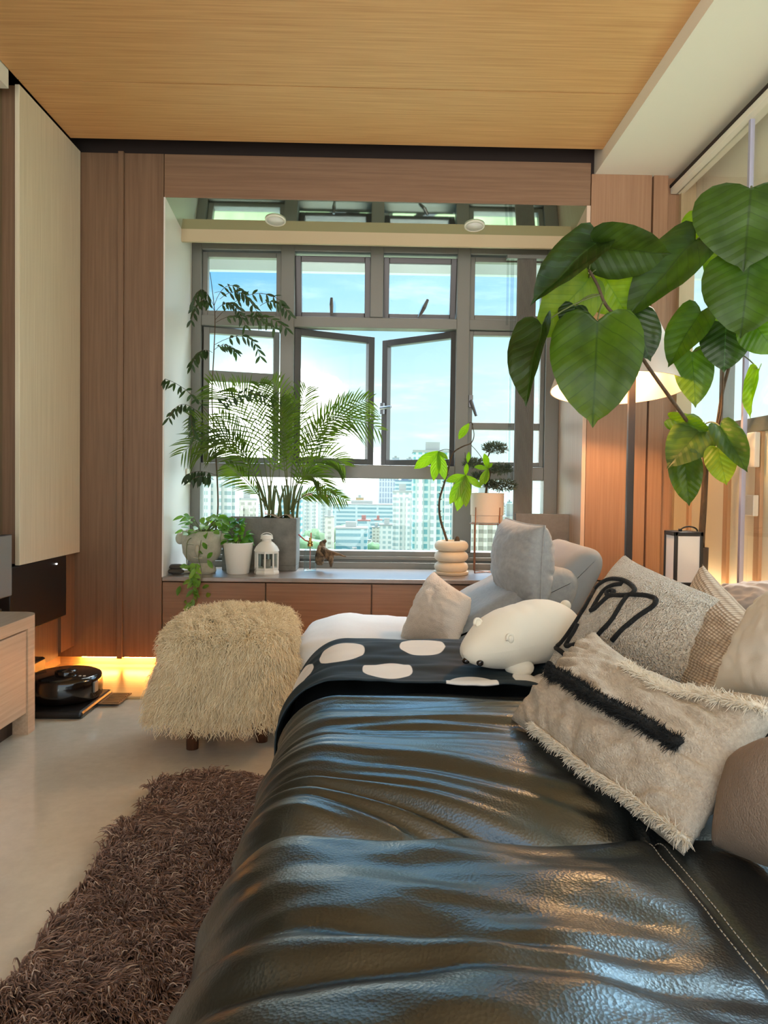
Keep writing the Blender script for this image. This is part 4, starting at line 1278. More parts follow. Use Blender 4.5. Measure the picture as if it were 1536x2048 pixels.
MB().tube([c + Vector((.032 * cos(a), 0, .20 + .022 * sin(a))) for a in [pi * k / 8 for k in range(9)]], .002, 6).build('handle', M['white_cer'], la)
MB().lathe(c + Vector((0, 0, .026)), [(.022, 0), (.022, .05), (0, .05)], 16).build('candle', mat('wax', srgb(150, 140, 124), .6), la)

# concrete planter with two palms
yp = 4.06
x0, x1 = P(444, 1100, yp).x, P(592, 1100, yp).x
zpt = P(592, 1037, yp).z
cpl = thing('concrete_planter', 'large rectangular grey concrete planter holding the two palms', 'planter', ((x0 + x1) / 2, yp + .09, BZ))
mb = MB(); yq = yp + .185
mb.box((x0, yp, BZ), (x1, yq, BZ + .03)).box((x0, yp, BZ + .03), (x1, yp + .016, zpt)).box((x0, yq - .016, BZ + .03), (x1, yq, zpt)).box((x0, yp + .016, BZ + .03), (x0 + .016, yq - .016, zpt)).box((x1 - .016, yp + .016, BZ + .03), (x1, yq - .016, zpt))
mb.build('box', M['concrete'], cpl, False, .003)
so = MB().grid(30, 10, lambda u, v: Vector((x0 + .014 + (x1 - x0 - .028) * u, yp + .014 + (yq - yp - .028) * v, zpt - .022 + .04 * exp(-(((u - .64) / .12) ** 2)) + .04 * exp(-(((u - .88) / .10) ** 2)) + .008 * nz3(u * 20, v * 8))))
so.build('coir', M['soil'], cpl)


def frond(mb, sm, a, b_, d_, lw, ll, n=26, side=None):
    q = bez(a, b_, d_, n)
    sm.tube(q, [.0042 - .003 * i / n for i in range(n + 1)], 5)
    for i in range(int(n * .30), n + 1):
        f = i / n; t = (q[min(i + 1, n)] - q[max(i - 1, 0)]).normalized()
        sd = t.cross(side).normalized()
        for sgn in (-1, 1):
            env = sin(pi * (.12 + .80 * (f - .3) / .7)) ** .7
            d = (t * (.62 + .5 * f) + sd * sgn * .85 + side * .25 + rv(.10)).normalized()
            l = ll * env * random.uniform(.85, 1.1)
            blade(mb, q[i], q[i] + d * l * 1.1, lw, side + rv(.2), .22 + .15 * random.random(), 5, .35, .75)


def palm(label, basepx, fr_, yv, ns):
    b0 = P(*basepx, yv)
    th = thing('areca_palm', label, 'plant', (b0.x, b0.y, zpt - .02), 'palms in the concrete planter')
    sm0 = MB()
    for k in range(ns):
        o = Vector((random.uniform(-.05, .05), random.uniform(-.04, .04), 0))
        sm0.tube(bez(Vector((b0.x, b0.y, zpt - .03)) + o, b0 + o + Vector((0, 0, .08)), b0 + o * 1.8 + Vector((0, 0, .17)), 5), [.008, .007, .0065, .006, .005, .004], 7)
    sm0.build('stem', M['stem_g'], th)
    for bp_, cp_, tp_, ln in fr_:
        lm = MB(); sm = MB(); dy = random.uniform(-.18, .0)
        if tp_[0] < 400: dy = 3.84 - yv; tp_ = (tp_[0] + 24, tp_[1])
        a = P(*bp_, yv); a.x += random.uniform(-.01, .01); e = P(*tp_, yv + dy); m_ = P(*cp_, yv + dy * .5)
        sd = (Vector((0, -1, .25)) + rv(.35)).normalized()
        frond(lm, sm, a, m_, e, .0085, ln, 30, side=sd)
        f_ = lm.build('frond', M['leaf_palm'], th)
        sm.build('rachis', M['stem_g'], f_)


palm('right areca palm in the concrete planter, its long fronds arching over the open casement', (580, 1030), [
    ((583, 1020), (610, 770), (756, 858), .17), ((585, 1020), (640, 820), (735, 800), .19), ((584, 1020), (625, 880), (688, 930), .16), ((580, 1020), (590, 860), (700, 800), .17),
    ((578, 1020), (585, 850), (612, 780), .20), ((578, 1020), (575, 820), (545, 765), .19), ((582, 1020), (600, 900), (660, 985), .13), ((578, 1020), (560, 880), (560, 800), .17), ((580, 1020), (600, 930), (650, 840), .17), ((584, 1024), (610, 960), (690, 1000), .10)], yp + .09, 7)
palm('left areca palm in the concrete planter, its fronds spreading towards the white window reveal', (538, 1030), [
    ((535, 1020), (470, 800), (342, 905), .17), ((534, 1020), (470, 850), (385, 905), .16), ((536, 1020), (500, 800), (420, 770), .19), ((538, 1020), (520, 800), (470, 775), .20),
    ((540, 1020), (540, 830), (520, 770), .18), ((534, 1020), (500, 900), (440, 830), .17), ((540, 1020), (550, 880), (590, 800), .17), ((534, 1020), (500, 960), (455, 930), .12), ((536, 1020), (490, 860), (360, 835), .16)], yp + .09, 6)

# spray bottle
c = P(620, 1137, 4.08); c.z = BZ
sb = thing('spray_bottle', 'clear glass plant mister with brass pump beside the concrete planter', 'bottle', c)
MB().lathe(c, [(0, .001), (.034, .001), (.036, .006), (.036, .105), (.030, .122), (.014, .130), (.014, .142)], 28).build('glass_body', bottle_glass, sb)
MB().lathe(c + Vector((0, 0, .138)), [(.016, 0), (.016, .016), (.008, .020), (.007, .05), (0, .05)], 18).lathe(c + Vector((0, 0, .158)), [(.014, 0), (.014, .010), (0, .01)], 14).build('pump', M['brass'], sb, autos=40)
MB().tube([c + Vector((-.004, 0, .164)), c + Vector((-.03, 0, .172)), c + Vector((-.066, 0, .204))], .0042, 7).build('trigger', mat('red_tube', srgb(190, 84, 70), .4), sb)
MB().tube([c + Vector((0, 0, .01)), c + Vector((0, 0, .14))], .003, 6).tube([c + Vector((.004, 0, .18)), c + Vector((.004, 0, .215))], .004, 6).build('dip_tube', mat('red_tube_pale', srgb(206, 120, 104), .4), sb)

# driftwood
c = P(655, 1134, 4.10); c.z = BZ
dw = MB()
pts = smooth_path([P(638, 1128, 4.10), P(642, 1105, 4.09), P(645, 1088, 4.10), P(652, 1080, 4.1)], 5)
dw.tube([Vector((p.x, p.y, max(p.z, BZ + .02))) for p in pts], [.022, .024, .027, .03, .03, .028, .026, .024, .022, .02, .019, .017, .014, .012, .010, .008][:len(pts)], 9)
dw.tube(smooth_path([P(642, 1098, 4.1), P(655, 1104, 4.06), P(668, 1107, 4.05), P(692, 1113, 4.05)], 5), [.022, .022, .021, .02, .019, .018, .017, .016, .015, .013, .012, .011, .009, .007, .005, .003], 9)
dw.tube(smooth_path([P(664, 1104, 4.06), P(662, 1118, 4.03), P(661, 1134, 4.01)], 5), [.015, .015, .014, .014, .013, .013, .012, .011, .01, .008, .007], 8)
for k in range(5):
    a_ = P(640 + k * 5, 1092 + k * 3, 4.07); dw.tube([a_, a_ + Vector((random.uniform(-.01, .03), -.02, -.03)), a_ + Vector((.02, -.03, -.06))], [.012, .012, .006], 7)
for v in dw.V:
    n_ = noise.noise_vector(v * 38); v += n_ * .006; v.z = max(v.z, BZ)
props(dw.build('driftwood', M['driftwood'], None), 'gnarled piece of driftwood on the bench beside the glass mister', 'driftwood')

# stones at the left end
for i, (px, py, r0, lab) in enumerate(((352, 1145, .036, 'flat dark stone lying frontmost at the left end of the bench'), (351, 1131, .034, 'dark stone leaning on the others against the white reveal'), (368, 1140, .022, 'small pale stone beside the head planter foot'))):
    p = P(px, py, 3.86); z0 = BZ + (.0, .024, .0)[i]
    o = MB().ball((p.x, p.y + .02 * i, z0 + r0 * .42), r0 * 1.35, r0, r0 * .42, 16, 10, lambda v: 1 + .22 * noise.noise(v * 1.6 + Vector((i * 5, 0, 0)))).build('stone', M['rock'] if i < 2 else M['stone_pot'], None)
    props(o, lab, 'stone', 'stones at the end of the bench')

# stacked ring pot with money tree
c = P(902, 1143, 4.0); c.z = BZ
rp = thing('ring_pot', 'cream pot of three stacked rings on a saucer near the middle of the bench', 'pot', c)
pr = [(0, .012), (.07, .012)]
for k in range(3):
    zc_ = .042 + k * .058
    for j in range(9):
        a = -pi / 2 + pi * j / 8; pr.append((.063 + .031 * cos(a), zc_ + .029 * sin(a)))
pr += [(.058, .186), (.055, .175), (0, .172)]
MB().lathe(c, pr, 40).build('body', M['ring_cer'], rp, autos=70)
MB().lathe(c, [(0, 0), (.092, 0), (.096, .004), (.098, .016), (.09, .018), (0, .014)], 40).build('saucer', M['ring_cer'], rp, autos=50)
my = 3.98
mt = thing('money_tree', 'young money tree with a crooked stem and bright hand shaped leaves in the ring pot', 'plant', c + Vector((0, 0, .172)))
trunk = smooth_path([Vector((c.x - .02, c.y, BZ + .17)), P(889, 1066, my), P(880, 1035, my), P(879, 1000, my), P(889, 965, my), P(900, 925, my), P(907, 905, my), P(925, 893, my), P(942, 886, my), P(948, 870, my), P(944, 848, my)], 6)
sm = MB().tube(trunk, [.0075 - .0055 * i / (len(trunk) - 1) for i in range(len(trunk))], 7)
for i in range(6, 34, 2):
    p = trunk[i]; sm.tube([p, p + Vector((random.choice((-1, 1)) * .012, random.uniform(-.01, .01), .006))], [.004, .0015], 5)
GR = [((877, 903), [(828, 935), (867, 960), (890, 958), (896, 918)], (905, 902)), ((931, 951), [(891, 961), (899, 1006), (914, 1020), (932, 1012), (963, 974), (934, 925), (925, 1000)], (930, 905)), ((976, 937), [(948, 933), (960, 972), (970, 968), (985, 925), (968, 905)], (942, 890)), ((938, 847), [(917, 877)], (946, 850)), ((935, 926), [(938, 902)], (933, 915))]
for ctr, tips, at in GR:
    lm = MB(); cc = P(*ctr, my - .03); aa = P(*at, my)
    sm.tube(bez(aa, (aa + cc) / 2 + Vector((0, -.01, .02)), cc, 5), .0018, 5)
    for tpx in tips:
        e = P(*tpx, my - .06 + random.uniform(-.04, .02)); L_ = (e - cc).length
        blade(lm, cc, e, L_ * .36, Vector((0, -1, .3)) + rv(.35), .04, 7, .2, 1.15)
    lm.build('leaf_cluster', M['leaf_m'], mt)
sm.build('stem', M['bark'], mt)
MB().ball(c + Vector((.03, -.01, .182)), .016, .014, .03).build('nut', M['bark'], mt)

# wire plant stand with pot and cloud-pruned bonsai
yk = 4.08
c = P(972, 1140, yk); c.z = BZ
zr0, zr1 = P(972, 1046, yk).z, P(972, 986, yk).z
ps = thing('plant_stand', 'thin copper wire plant stand near the blind', 'plant stand', c)
wm = MB(); Rr = .094
ring = [(c.x + Rr * cos(a), c.y + Rr * sin(a), zr0 - .003) for a in [2 * pi * k / 36 for k in range(37)]]
wm.tube(ring, .0028, 6)
for k in range(4):
    a = radians(40 + 90 * k); x, y = c.x + Rr * cos(a), c.y + Rr * sin(a)
    MB().tube([(x, y, BZ + .004), (x, y, zr0 + .09)], .0034, 7).build('leg', M['copper'], ps)
for a in (40, 130):
    wm.tube([(c.x + Rr * cos(radians(a)), c.y + Rr * sin(radians(a)), BZ + .005), (c.x - Rr * cos(radians(a)), c.y - Rr * sin(radians(a)), BZ + .005)], .0028, 6)
wm.build('wire_frame', M['copper'], ps)
o = MB().lathe((c.x, c.y, zr0), [(0, 0), (.080, 0), (.088, .006), (.089, .042), (.093, .046), (.094, .16), (.096, zr1 - zr0), (.090, zr1 - zr0), (.088, .14), (0, .138)], 40).build('bonsai_pot', M['pink_cer'], None, autos=40)
props(o, 'round blush pot with a seam sitting in the wire plant stand', 'pot')
bo_ = thing('bonsai', 'small cloud pruned bonsai with grey green pads in the blush pot', 'bonsai', (c.x, c.y, zr0 + .138))
tr = MB(); b0 = Vector((c.x - .01, c.y, zr0 + .138))
PD = [((990, 896), 25, 10), ((948, 926), 20, 9), ((1001, 938), 22, 10), ((1006, 971), 27, 11), ((956, 953), 14, 7), ((978, 968), 12, 8)]
spine = smooth_path([b0, P(974, 970, yk), P(980, 945, yk), P(972, 925, yk), P(980, 905, yk)], 5)
tr.tube(spine, [.008 - .005 * i / (len(spine) - 1) for i in range(len(spine))], 7)
for (px, py), rw, rh in PD:
    pc = P(px, py, yk); lm = MB()
    j = min(spine, key=lambda s_: (s_ - pc).length); tr.tube(bez(j, (j + pc) / 2 - Vector((0, 0, .01)), pc - Vector((0, 0, .012)), 4), .0022, 5)
    sc_ = yk / F_PX
    for k in range(int(rw * 30)):
        v = rv(); v = v.normalized() * random.random() ** .4
        p = pc + Vector((v.x * rw * sc_, v.y * rw * sc_ * .8, v.z * rh * sc_))
        d = (Vector((v.x, v.y, v.z * .6 + .25)) + rv(.5)).normalized()
        blade(lm, p, p + d * random.uniform(.012, .024), .0055, rv(), 0, 2)
    lm.build('foliage_pad', M['leaf_b'], bo_)
tr.build('trunk', M['bark'], bo_)
# slate board behind the lounge chair
bx = P(1031, 1060, 3.98).x; bx2 = P(1140, 1060, 3.98).x
o = MB().box((bx, 3.98, BZ), (bx2, 4.02, P(1085, 1028, 3.98).z)).build('slate_board', mat('grey_slate', srgb(116, 118, 120), .9, col2=srgb(102, 104, 106), nscale=(30, 30, 30)), None, False, .003)
props(o, 'flat grey board standing upright on the bench behind the lounge chair', 'board')

# ------------------------------------------------------------------ black paper lantern on the side ledge
bxs = (1.262, 3.10, 1.386, 3.225); z0 = ledZ; z1 = P(1353, 1064, 3.10).z
pln = thing('paper_lantern', 'black framed box lantern with white panels on the side ledge', 'lantern', (1.324, 3.16, z0))
fm = MB(); t = .014
for x in (bxs[0], bxs[2] - t):
    for y in (bxs[1], bxs[3] - t):
        fm.box((x, y, z0), (x + t, y + t, z1))
for z in (z0, z1 - .018):
    fm.box((bxs[0], bxs[1], z), (bxs[2], bxs[1] + t, z + .018)).box((bxs[0], bxs[3] - t, z), (bxs[2], bxs[3], z + .018)).box((bxs[0], bxs[1], z), (bxs[0] + t, bxs[3], z + .018)).box((bxs[2] - t, bxs[1], z), (bxs[2], bxs[3], z + .018))
fm.box((bxs[0], bxs[1], z0), (bxs[2], bxs[3], z0 + .008)).box((bxs[0] + .002, bxs[1] + .002, z1 - .008), (bxs[2] - .002, bxs[3] - .002, z1 - .002))
fm.build('frame', M['black'], pln, False, .002)
e_ = .005
for a, b_ in (((bxs[0] + t, bxs[1] + e_, z0 + .018), (bxs[2] - t, bxs[1] + e_ + .002, z1 - .018)), ((bxs[0] + e_, bxs[1] + t, z0 + .018), (bxs[0] + e_ + .002, bxs[3] - t, z1 - .018)),
              ((bxs[2] - e_ - .002, bxs[1] + t, z0 + .018), (bxs[2] - e_, bxs[3] - t, z1 - .018)), ((bxs[0] + t, bxs[3] - e_ - .002, z0 + .018), (bxs[2] - t, bxs[3] - e_, z1 - .018))):
    MB().box(a, b_).build('panel', mat('paper', srgb(240, 236, 230), .8), pln, False)
hm = Vector((1.324, 3.16, z1))
MB().tube([hm + Vector((-.02 + .038 * (1 - cos(a)) / 1.0, -.01, .001 + .034 * sin(a) * .6)) for a in [pi * 1.0 * k / 12 for k in range(13)]], .0035, 7).lathe(hm + Vector((-.02, -.01, 0)), [(.008, 0), (.008, .012), (0, .012)], 10).build('handle', M['black'], pln)

# ------------------------------------------------------------------ floor lamp
ly = 3.20
zs0_ = P(1232, 780, ly).z; sh_c = P(1232, 780, ly); zs1_ = P(1240, 628, ly).z
px0 = P(1261, 900, ly).x
lp = thing('floor_lamp', 'tall floor lamp with black pole and glowing white cone shade behind the big leaves', 'lamp', (px0, ly, 0))
MB().lathe((px0, ly, 0), [(0, 0), (.14, 0), (.14, .015), (.02, .022), (0, .022)], 32).build('base', M['black'], lp, autos=40)
MB().box((px0 - .015, ly - .012, .02), (px0 + .015, ly + .012, zs1_ + .02)).build('pole', mat('dark_bronze', srgb(34, 28, 25), .45), lp, False, .003)
T = Matrix.Rotation(radians(-7), 3, 'X')
rb, rt, hh = .291, .162, zs1_ - zs0_
m, nt, b, out = newmat('lamp_shade'); L = nt.links
tl = node(nt, 'ShaderNodeBsdfTranslucent', i_Color=(.9, .78, .62, 1)); b.inputs['Base Color'].default_value = srgb(232, 214, 200); b.inputs['Roughness'].default_value = .8
mxs = node(nt, 'ShaderNodeMixShader', i_Fac=.05); L.new(b.outputs[0], mxs.inputs[1]); L.new(tl.outputs[0], mxs.inputs[2]); L.new(mxs.outputs[0], out.inputs['Surface'])
sc0 = Vector((sh_c.x, ly - .02, zs0_))
MB().lathe(sc0, [(rb, 0), (rt, hh), (rt - .004, hh), (rb - .004, 0), (rb, 0)], 64, T, False).build('shade', m, lp, autos=50)
MB().lathe(sc0, [(0, hh - .004), (rt - .004, hh - .004), (rt - .004, hh)], 48, T).build('shade_cap', M['tan'], lp)
MB().lathe(sc0 + Vector((0, 0, .15)), [(0, -.045), (.03, -.03), (.036, 0), (.025, .035), (.012, .06), (0, .06)], 20).build('bulb', M['bulb'], lp)
MB().tube([sc0 + Vector((0, 0, .205)), sc0 + Vector((0, 0, .26)), Vector((px0, ly, zs0_ + .26))], .008, 8).build('arm', M['black'], lp)

# ------------------------------------------------------------------ big fig plant on the ledge
fy = 3.24
fb = P(1402, 1150, fy); fb.z = ledZ
fig = thing('umbrella_fig', 'tall umbrella fig with big heart shaped leaves rising from behind the black lantern', 'plant', fb)
MB().lathe(fb, [(0, 0), (.028, 0), (.030, .16), (.026, .16), (.024, .02), (0, .02)], 20).build('vase', mat('dark_vase', srgb(70, 60, 52), .5), fig)
OUT = [(0, 0), (.10, -.075), (.22, -.105), (.34, -.075), (.435, .02), (.485, .14), (.50, .28), (.485, .42), (.44, .56), (.37, .69), (.27, .81), (.15, .91), (.05, .97), (0, 1.04)]
MID = [0, .0, .03, .07, .12, .19, .28, .38, .49, .60, .71, .82, .92, 1.04]
NS = 7


def fig_leaf(px, tip, yb_, yt_, wpx, twist=0, fold=.18, mk_='leaf_f', cup=.06):
    a = P(*px, yb_); b_ = P(*tip, yt_)
    ax_ = b_ - a; L_ = ax_.length; t = ax_ / L_
    vd = (CAM - (a + b_) / 2).normalized()
    n_ = (vd - t * vd.dot(t)).normalized()
    if twist: n_ = Matrix.Rotation(radians(twist), 3, t) @ n_
    s_ = t.cross(n_).normalized()
    Wd = wpx * ((yb_ + yt_) / 2) / F_PX
    V = []; U = []; nr = len(OUT)
    sd_ = random.random() * 50
    for i in range(nr):
        ox, oy = OUT[i]
        for j in range(-NS, NS + 1):
            f = j / NS; af = abs(f)
            x = ox * f; y = MID[i] * (1 - af) + oy * af
            bend = (y - .3) ** 2 * .16
            hgt = fold * abs(x) * .9 - bend + cup * nz3(x * 3 + sd_, y * 3) + .010 * cos(2 * pi * (y / 1.04 - .7 * abs(x)) * 7) * min(1, af * 3) * (1 - .3 * af) - .22 * max(0, abs(x) - .3) ** 1.2
            if af > .9: hgt += .02 * nz3(i * 1.7 + sd_, f * 9)
            V.append(a + s_ * (x * Wd) + t * (y * L_) + n_ * hgt * L_)
            U.append((.5 + x, y / 1.04))
    Fq = []
    w_ = 2 * NS + 1
    for i in range(nr - 1):
        for j in range(w_ - 1):
            Fq.append((i * w_ + j, i * w_ + j + 1, (i + 1) * w_ + j + 1, (i + 1) * w_ + j))
    mb = MB().add(V, Fq, U)
    o = mb.build('leaf', M[mk_], fig)
    return a


def branch(pts, r0, r1, name='branch', mm='bark'):
    q = smooth_path(pts, 6); n = len(q)
    MB().tube(q, [r0 + (r1 - r0) * i / (n - 1) for i in range(n)], 9).build(name, M[mm], fig)
    return q


branch([fb + Vector((0, 0, .02)), P(1402, 1100, fy), P(1408, 1000, fy), P(1411, 930, fy), P(1409, 900, fy)], .016, .012, 'trunk')
qL = branch([P(1410, 905, fy), P(1392, 868, 3.22), P(1340, 795, 3.0), P(1292, 727, 2.85), P(1245, 650, 2.74), P(1212, 610, 2.68), P(1195, 570, 2.66), P(1178, 540, 2.66)], .009, .005)
qR = branch([P(1411, 925, fy), P(1432, 860, 3.2), P(1446, 780, 3.05), P(1470, 690, 2.9), P(1488, 600, 2.8), P(1500, 480, 2.72), P(1503, 372, 2.68)], .008, .004)
qM = branch([P(1414, 905, fy), P(1440, 840, 3.08), P(1446, 760, 2.98), P(1448, 690, 2.92), P(1440, 640, 2.9)], .006, .003)
qS = branch([P(1410, 905, fy), P(1412, 880, 3.27), P(1416, 862, 3.25), P(1408, 850, 3.24)], .004, .002)
LV = [  # base px, tip px, depth base, depth tip, width px, twist, fold, material, branch
    ((1195, 640), (1186, 842), 2.58, 2.50, 184, 0, .12, 'leaf_f', qL),
    ((1083, 650), (1046, 800), 2.62, 2.52, 92, 40, .45, 'leaf_fd', qL),
    ((1178, 556), (1078, 672), 2.72, 2.68, 118, -15, .15, 'leaf_fl', qL),
    ((1192, 486), (1068, 594), 2.64, 2.50, 92, 30, .35, 'leaf_fd', qL),
    ((1190, 492), (1338, 512), 2.66, 2.62, 122, 28, .25, 'leaf_fm', qL),
    ((1205, 548), (1252, 628), 2.78, 2.76, 112, 10, .15, 'leaf_fl', qL),
    ((1392, 478), (1258, 622), 2.78, 2.66, 112, 20, .25, 'leaf_fm', qR),
    ((1268, 628), (1302, 718), 2.72, 2.70, 82, -20, .2, 'leaf_fd', qL),
    ((1150, 612), (1135, 660), 2.70, 2.68, 60, 0, .2, 'leaf_fd', qL),
    ((1502, 378), (1488, 532), 2.60, 2.56, 212, 0, .14, 'leaf_fm', qR),
    ((1500, 520), (1482, 668), 2.62, 2.58, 172, 0, .14, 'leaf_fm', qR),
    ((1402, 622), (1338, 724), 2.9, 2.82, 84, 22, .3, 'leaf_f', qM),
    ((1452, 650), (1448, 740), 2.86, 2.84, 98, 0, .15, 'leaf_fd', qM),
    ((1384, 704), (1392, 810), 2.98, 2.94, 78, -12, .2, 'leaf_f', qM),
    ((1506, 645), (1552, 706), 2.66, 2.62, 86, 0, .2, 'leaf_f', qR),
    ((1516, 738), (1496, 832), 2.80, 2.78, 34, 40, .4, 'leaf_fl', qR),
    ((1408, 852), (1338, 930), 3.16, 3.06, 92, 12, .25, 'leaf_f', qS),
    ((1368, 910), (1378, 1008), 3.1, 3.06, 66, 0, .25, 'leaf_f', qS),
    ((1436, 896), (1452, 966), 3.02, 2.96, 62, 0, .12, 'leaf_fl', qS),
    ((1440, 852), (1494, 938), 3.0, 2.88, 60, -20, .3, 'leaf_f', qS),
    ((1398, 428), (1378, 486), 2.82, 2.8, 56, 20, .2, 'leaf_fl', qR),
    ((1445, 498), (1412, 548), 2.8, 2.78, 56, 0, .2, 'leaf_fl', qR),
    ((1470, 640), (1405, 690), 2.96, 2.94, 60, 10, .2, 'leaf_fl', qM),
    ((1340, 838), (1420, 862), 3.16, 3.12, 44, 20, .2, 'leaf_f', qS),
]
pm_ = MB()
for lf in LV:
    a = fig_leaf(*lf[:8]); q = lf[8]
    j = min(q[len(q) // 3:], key=lambda s_: (s_ - a).length)
    pm_.tube(bez(j, (j + a) / 2 + Vector((0, 0, .03)), a + (j - a).normalized() * .004, 6), .0028, 6)
pm_.build('petiole', M['stem_g'], fig)
# ------------------------------------------------------------------ the city outside, twenty floors below
random.seed(33)
GZ = -56.0
struct('ground', MB().box((-9000, 30, GZ - 1), (9000, 14000, GZ)), mat('city_ground', srgb(88, 110, 88), .95, col2=srgb(130, 138, 126), nscale=(.02, .02, .02), detail=8))
struct('ground_park', MB().box((-400, 12, GZ - .5), (400, 160, GZ + .4)), mat('park_green', srgb(104, 124, 82), .95, col2=srgb(170, 176, 140), nscale=(.12, .12, .12), detail=8))


K = .6
def dk_(c): return tuple(v * K for v in c[:3]) + (1,)


def facade(name, wall, glass, cw, ch, mortar=.3, off=0.0):
    m, nt, b, out = newmat(name); L = nt.links
    tcx = node(nt, 'ShaderNodeTexCoord'); sp = node(nt, 'ShaderNodeSeparateXYZ'); L.new(tcx.outputs['Object'], sp.inputs[0])
    ad = node(nt, 'ShaderNodeMath', operation='ADD'); L.new(sp.outputs[0], ad.inputs[0]); L.new(sp.outputs[1], ad.inputs[1])
    cb = node(nt, 'ShaderNodeCombineXYZ'); L.new(ad.outputs[0], cb.inputs[0]); L.new(sp.outputs[2], cb.inputs[1])
    br = node(nt, 'ShaderNodeTexBrick', i_Scale=1.0, i_4=1.0, offset=off, squash=1.0)
    br.inputs['Color1'].default_value = dk_(srgb(*glass)); br.inputs['Color2'].default_value = dk_(srgb(*[min(255, c + 14) for c in glass])); br.inputs['Mortar'].default_value = dk_(srgb(*wall))
    br.inputs['Mortar Size'].default_value = mortar; br.inputs['Brick Width'].default_value = cw; br.inputs['Row Height'].default_value = ch; br.inputs['Mortar Smooth'].default_value = .1
    L.new(cb.outputs[0], br.inputs['Vector']); L.new(br.outputs[0], b.inputs['Base Color']); b.inputs['Roughness'].default_value = .7
    return m


M['f_white'] = facade('white_facade', (244, 244, 238), (176, 196, 196), 3.2, 3.0, .75)
M['f_teal'] = facade('teal_facade', (226, 242, 236), (120, 186, 190), 2.6, 3.0, .55)
M['f_slab'] = facade('slab_facade', (214, 232, 232), (110, 168, 180), 22, 4.2, 1.1)
M['f_lattice'] = facade('lattice_facade', (220, 226, 226), (140, 160, 180), 3.0, 6.0, .7)
M['f_cream'] = facade('cream_facade', (246, 238, 222), (186, 180, 166), 3.4, 3.0, .8)
M['roof_red'] = mat('red_roof', srgb(144, 84, 77), .8)
M['roof_grey'] = mat('pale_roof', srgb(144, 148, 145), .8)
M['blue_wall'] = mat('blue_wall', srgb(84, 112, 140), .8)
M['ochre'] = mat('ochre_wall', srgb(155, 123, 67), .8)


def building(label, x0px, x1px, topy, Y, m, depth=None, roof='flat', rm='roof_grey', extra=None, group=None):
    x0, x1 = P(x0px, 1000, Y).x, P(x1px, 1000, Y).x
    z1 = P((x0px + x1px) / 2, topy, Y).z; dp = depth or (x1 - x0) * .7
    t = thing('building', label, 'building', ((x0 + x1) / 2, Y + dp / 2, GZ), group)
    MB().box((x0, Y, GZ), (x1, Y + dp, z1)).build('facade', M[m], t, False)
    rf = MB()
    if roof == 'flat':
        w_ = x1 - x0
        rf.box((x0 - .3, Y - .3, z1), (x1 + .3, Y + dp + .3, z1 + 1.0)).box((x0 + w_ * .3, Y + dp * .3, z1 + 1), (x0 + w_ * .65, Y + dp * .7, z1 + 4.5))
    else:
        h = (x1 - x0) * .22; xm = (x0 + x1) / 2
        rf.add([(x0 - .6, Y - .6, z1), (x1 + .6, Y - .6, z1), (x1 + .6, Y + dp + .6, z1), (x0 - .6, Y + dp + .6, z1), (xm, Y + dp * .3, z1 + h), (xm, Y + dp * .7, z1 + h)], [(0, 1, 4), (1, 2, 5, 4), (2, 3, 5), (3, 0, 4, 5), (0, 3, 2, 1)])
    rf.build('roof', M[rm], t, False)
    if extra:
        e = MB()
        for k in range(extra):
            xx = x0 + (x1 - x0) * (k + .5) / extra; hw = (x1 - x0) / extra * .22
            e.box((xx - hw, Y - 1.3, GZ), (xx + hw, Y, z1 - 3))
        e.build('bay', M['f_white' if m != 'f_cream' else 'f_cream'], t, False)
    used.append((x0 - 3, x1 + 3, Y - 3, Y + dp + 3))
    return t


used = []
building('tall pale teal tower with a grid of windows, just left of the right mullion', 826, 908, 905, 300, 'f_teal', extra=3)
building('white apartment tower left of the pale teal tower', 786, 826, 985, 380, 'f_white', extra=2)
building('hazy lattice fronted office tower behind the long slab block', 757, 790, 952, 800, 'f_lattice')
building('dark blue hazy office tower behind the white apartment tower', 790, 830, 962, 760, 'f_slab', rm='blue_wall')
building('twin towers with red roofs, left one', 603, 632, 992, 620, 'f_white', roof='hip', rm='roof_red', extra=2)
building('twin towers with red roofs, right one', 636, 664, 994, 640, 'f_white', roof='hip', rm='roof_red', extra=2)
building('long low slab block with pale blue window bands', 665, 788, 1010, 760, 'f_slab', depth=30)
building('tall white tower at the far left behind the palms', 408, 470, 950, 300, 'f_white', extra=3)
building('cream block behind the palms beside the far left white tower', 474, 512, 1000, 360, 'f_cream', extra=2)
building('blue grey block between the palms and the red roofed towers', 560, 602, 1000, 520, 'f_slab')
building('banded white tower at the lower right behind the plant stand', 1000, 1050, 1040, 200, 'f_slab', extra=2)
building('cream tower with window rows behind the wire plant stand', 944, 998, 1000, 260, 'f_cream', extra=3)
building('small ochre block on the skyline above the long slab block', 712, 727, 996, 1100, 'ochre')
building('distant tower seen low in the right casement, left one', 784, 797, 916, 1500, 'f_lattice')
building('distant tower seen low in the right casement, right one', 812, 826, 918, 1500, 'f_lattice')
building('white mid-rise block above the park left of the teal tower', 760, 790, 1052, 430, 'f_white')
building('pale block with green terraces under the long slab block', 672, 735, 1058, 480, 'f_slab')
building('narrow white block beside the red roofed towers', 650, 668, 1035, 420, 'f_cream')
nlow = 0
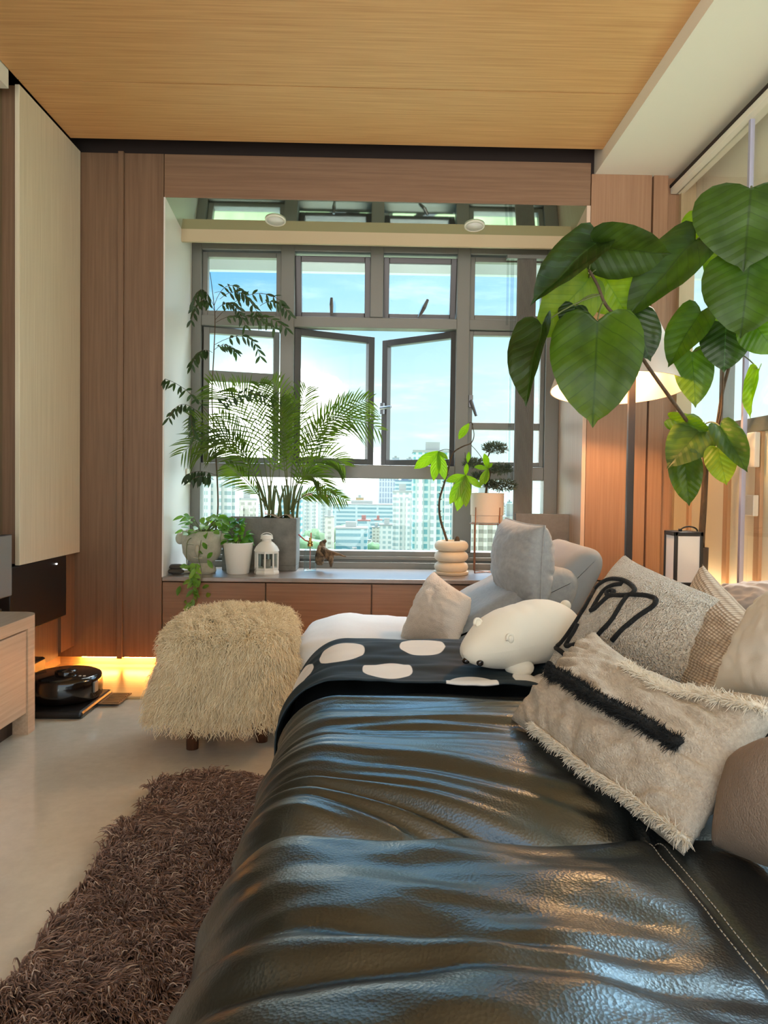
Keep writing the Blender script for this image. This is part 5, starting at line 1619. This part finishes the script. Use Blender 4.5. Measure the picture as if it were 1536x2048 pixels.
for i in range(400):          # low-rise mix down to the horizon
    Y = random.choice((450, 520, 600, 700, 820, 950, 1200, 1600, 2200)) * random.uniform(.95, 1.1)
    px = random.uniform(395, 1040); w_ = random.uniform(9, 24) * 600 / max(Y, 600) ** 1.0
    top = 968 + (56 - random.uniform(9, 30)) * F_PX / Y
    xa_, xb_ = P(px, 1000, Y).x, P(px + w_ + 4, 1000, Y).x
    if nlow >= 74 or any(xb_ + 1 > a_ and xa_ - 1 < b_ and Y + (xb_ - xa_) * .7 + 1 > c_ and Y - 1 < d_ for a_, b_, c_, d_ in used): continue
    nlow += 1
    building('small pale block among the low-rise roofs of the city below', px, px + w_ + 4, top, Y, random.choice(('f_white', 'f_cream', 'f_white', 'f_slab', 'f_teal')), rm=random.choice(('roof_grey', 'roof_grey', 'roof_red')), group='low-rise city blocks')
M['tree'] = mat('tree_crown', srgb(67, 102, 67), .9, col2=srgb(98, 125, 84), nscale=(.3, .3, .3))
tcs = []
for i in range(110):
    Y = random.uniform(190, 620) if i > 12 else random.uniform(300, 460); px = random.uniform(600, 900) if i > 12 else random.uniform(770, 815)
    q = P(px, 1000, Y); r0 = random.uniform(5, 10); rr_ = r0 * 1.5
    if len(tcs) >= 46 or any(q.x + rr_ > a_ and q.x - rr_ < b_ and Y + rr_ > c_ and Y - rr_ < d_ for a_, b_, c_, d_ in used): continue
    tcs.append(i); used.append((q.x - rr_, q.x + rr_, Y - rr_, Y + rr_))
    t = thing('tree', 'round green tree crown among the city blocks below', 'tree', (q.x, Y, GZ), 'trees in the city below')
    MB().ball((q.x, Y, GZ + r0 * 1.3), r0 * 1.2, r0 * 1.2, r0, 16, 10, lambda v: 1 + .35 * noise.noise(v * 2.4 + Vector((i, 0, 0)))).build('crown', M['tree'], t)
    MB().lathe((q.x, Y, GZ), [(.6, 0), (.4, r0)], 8).build('trunk', M['bark'], t)
# ------------------------------------------------------------------ lamps and view
def area(name, loc, rot, sx, sy, e, c):
    l = bpy.data.lights.new(name, 'AREA'); l.shape = 'RECTANGLE'; l.size = sx; l.size_y = sy; l.energy = e; l.color = c
    o = bpy.data.objects.new(name, l); COL.objects.link(o); o.location = loc; o.rotation_euler = rot
    return o


SC.view_settings.view_transform = 'Standard'
SC.view_settings.look = 'None'
SC.view_settings.exposure = 0.22
SC.view_settings.gamma = 1.0
SC.view_settings.use_curve_mapping = False
SC.cycles.use_denoising = True
SC.cycles.use_adaptive_sampling = True
SC.cycles.adaptive_threshold = .03
SC.cycles.max_bounces = 8
SC.cycles.diffuse_bounces = 4
SC.cycles.transparent_max_bounces = 24
SC.cycles.sample_clamp_indirect = 6
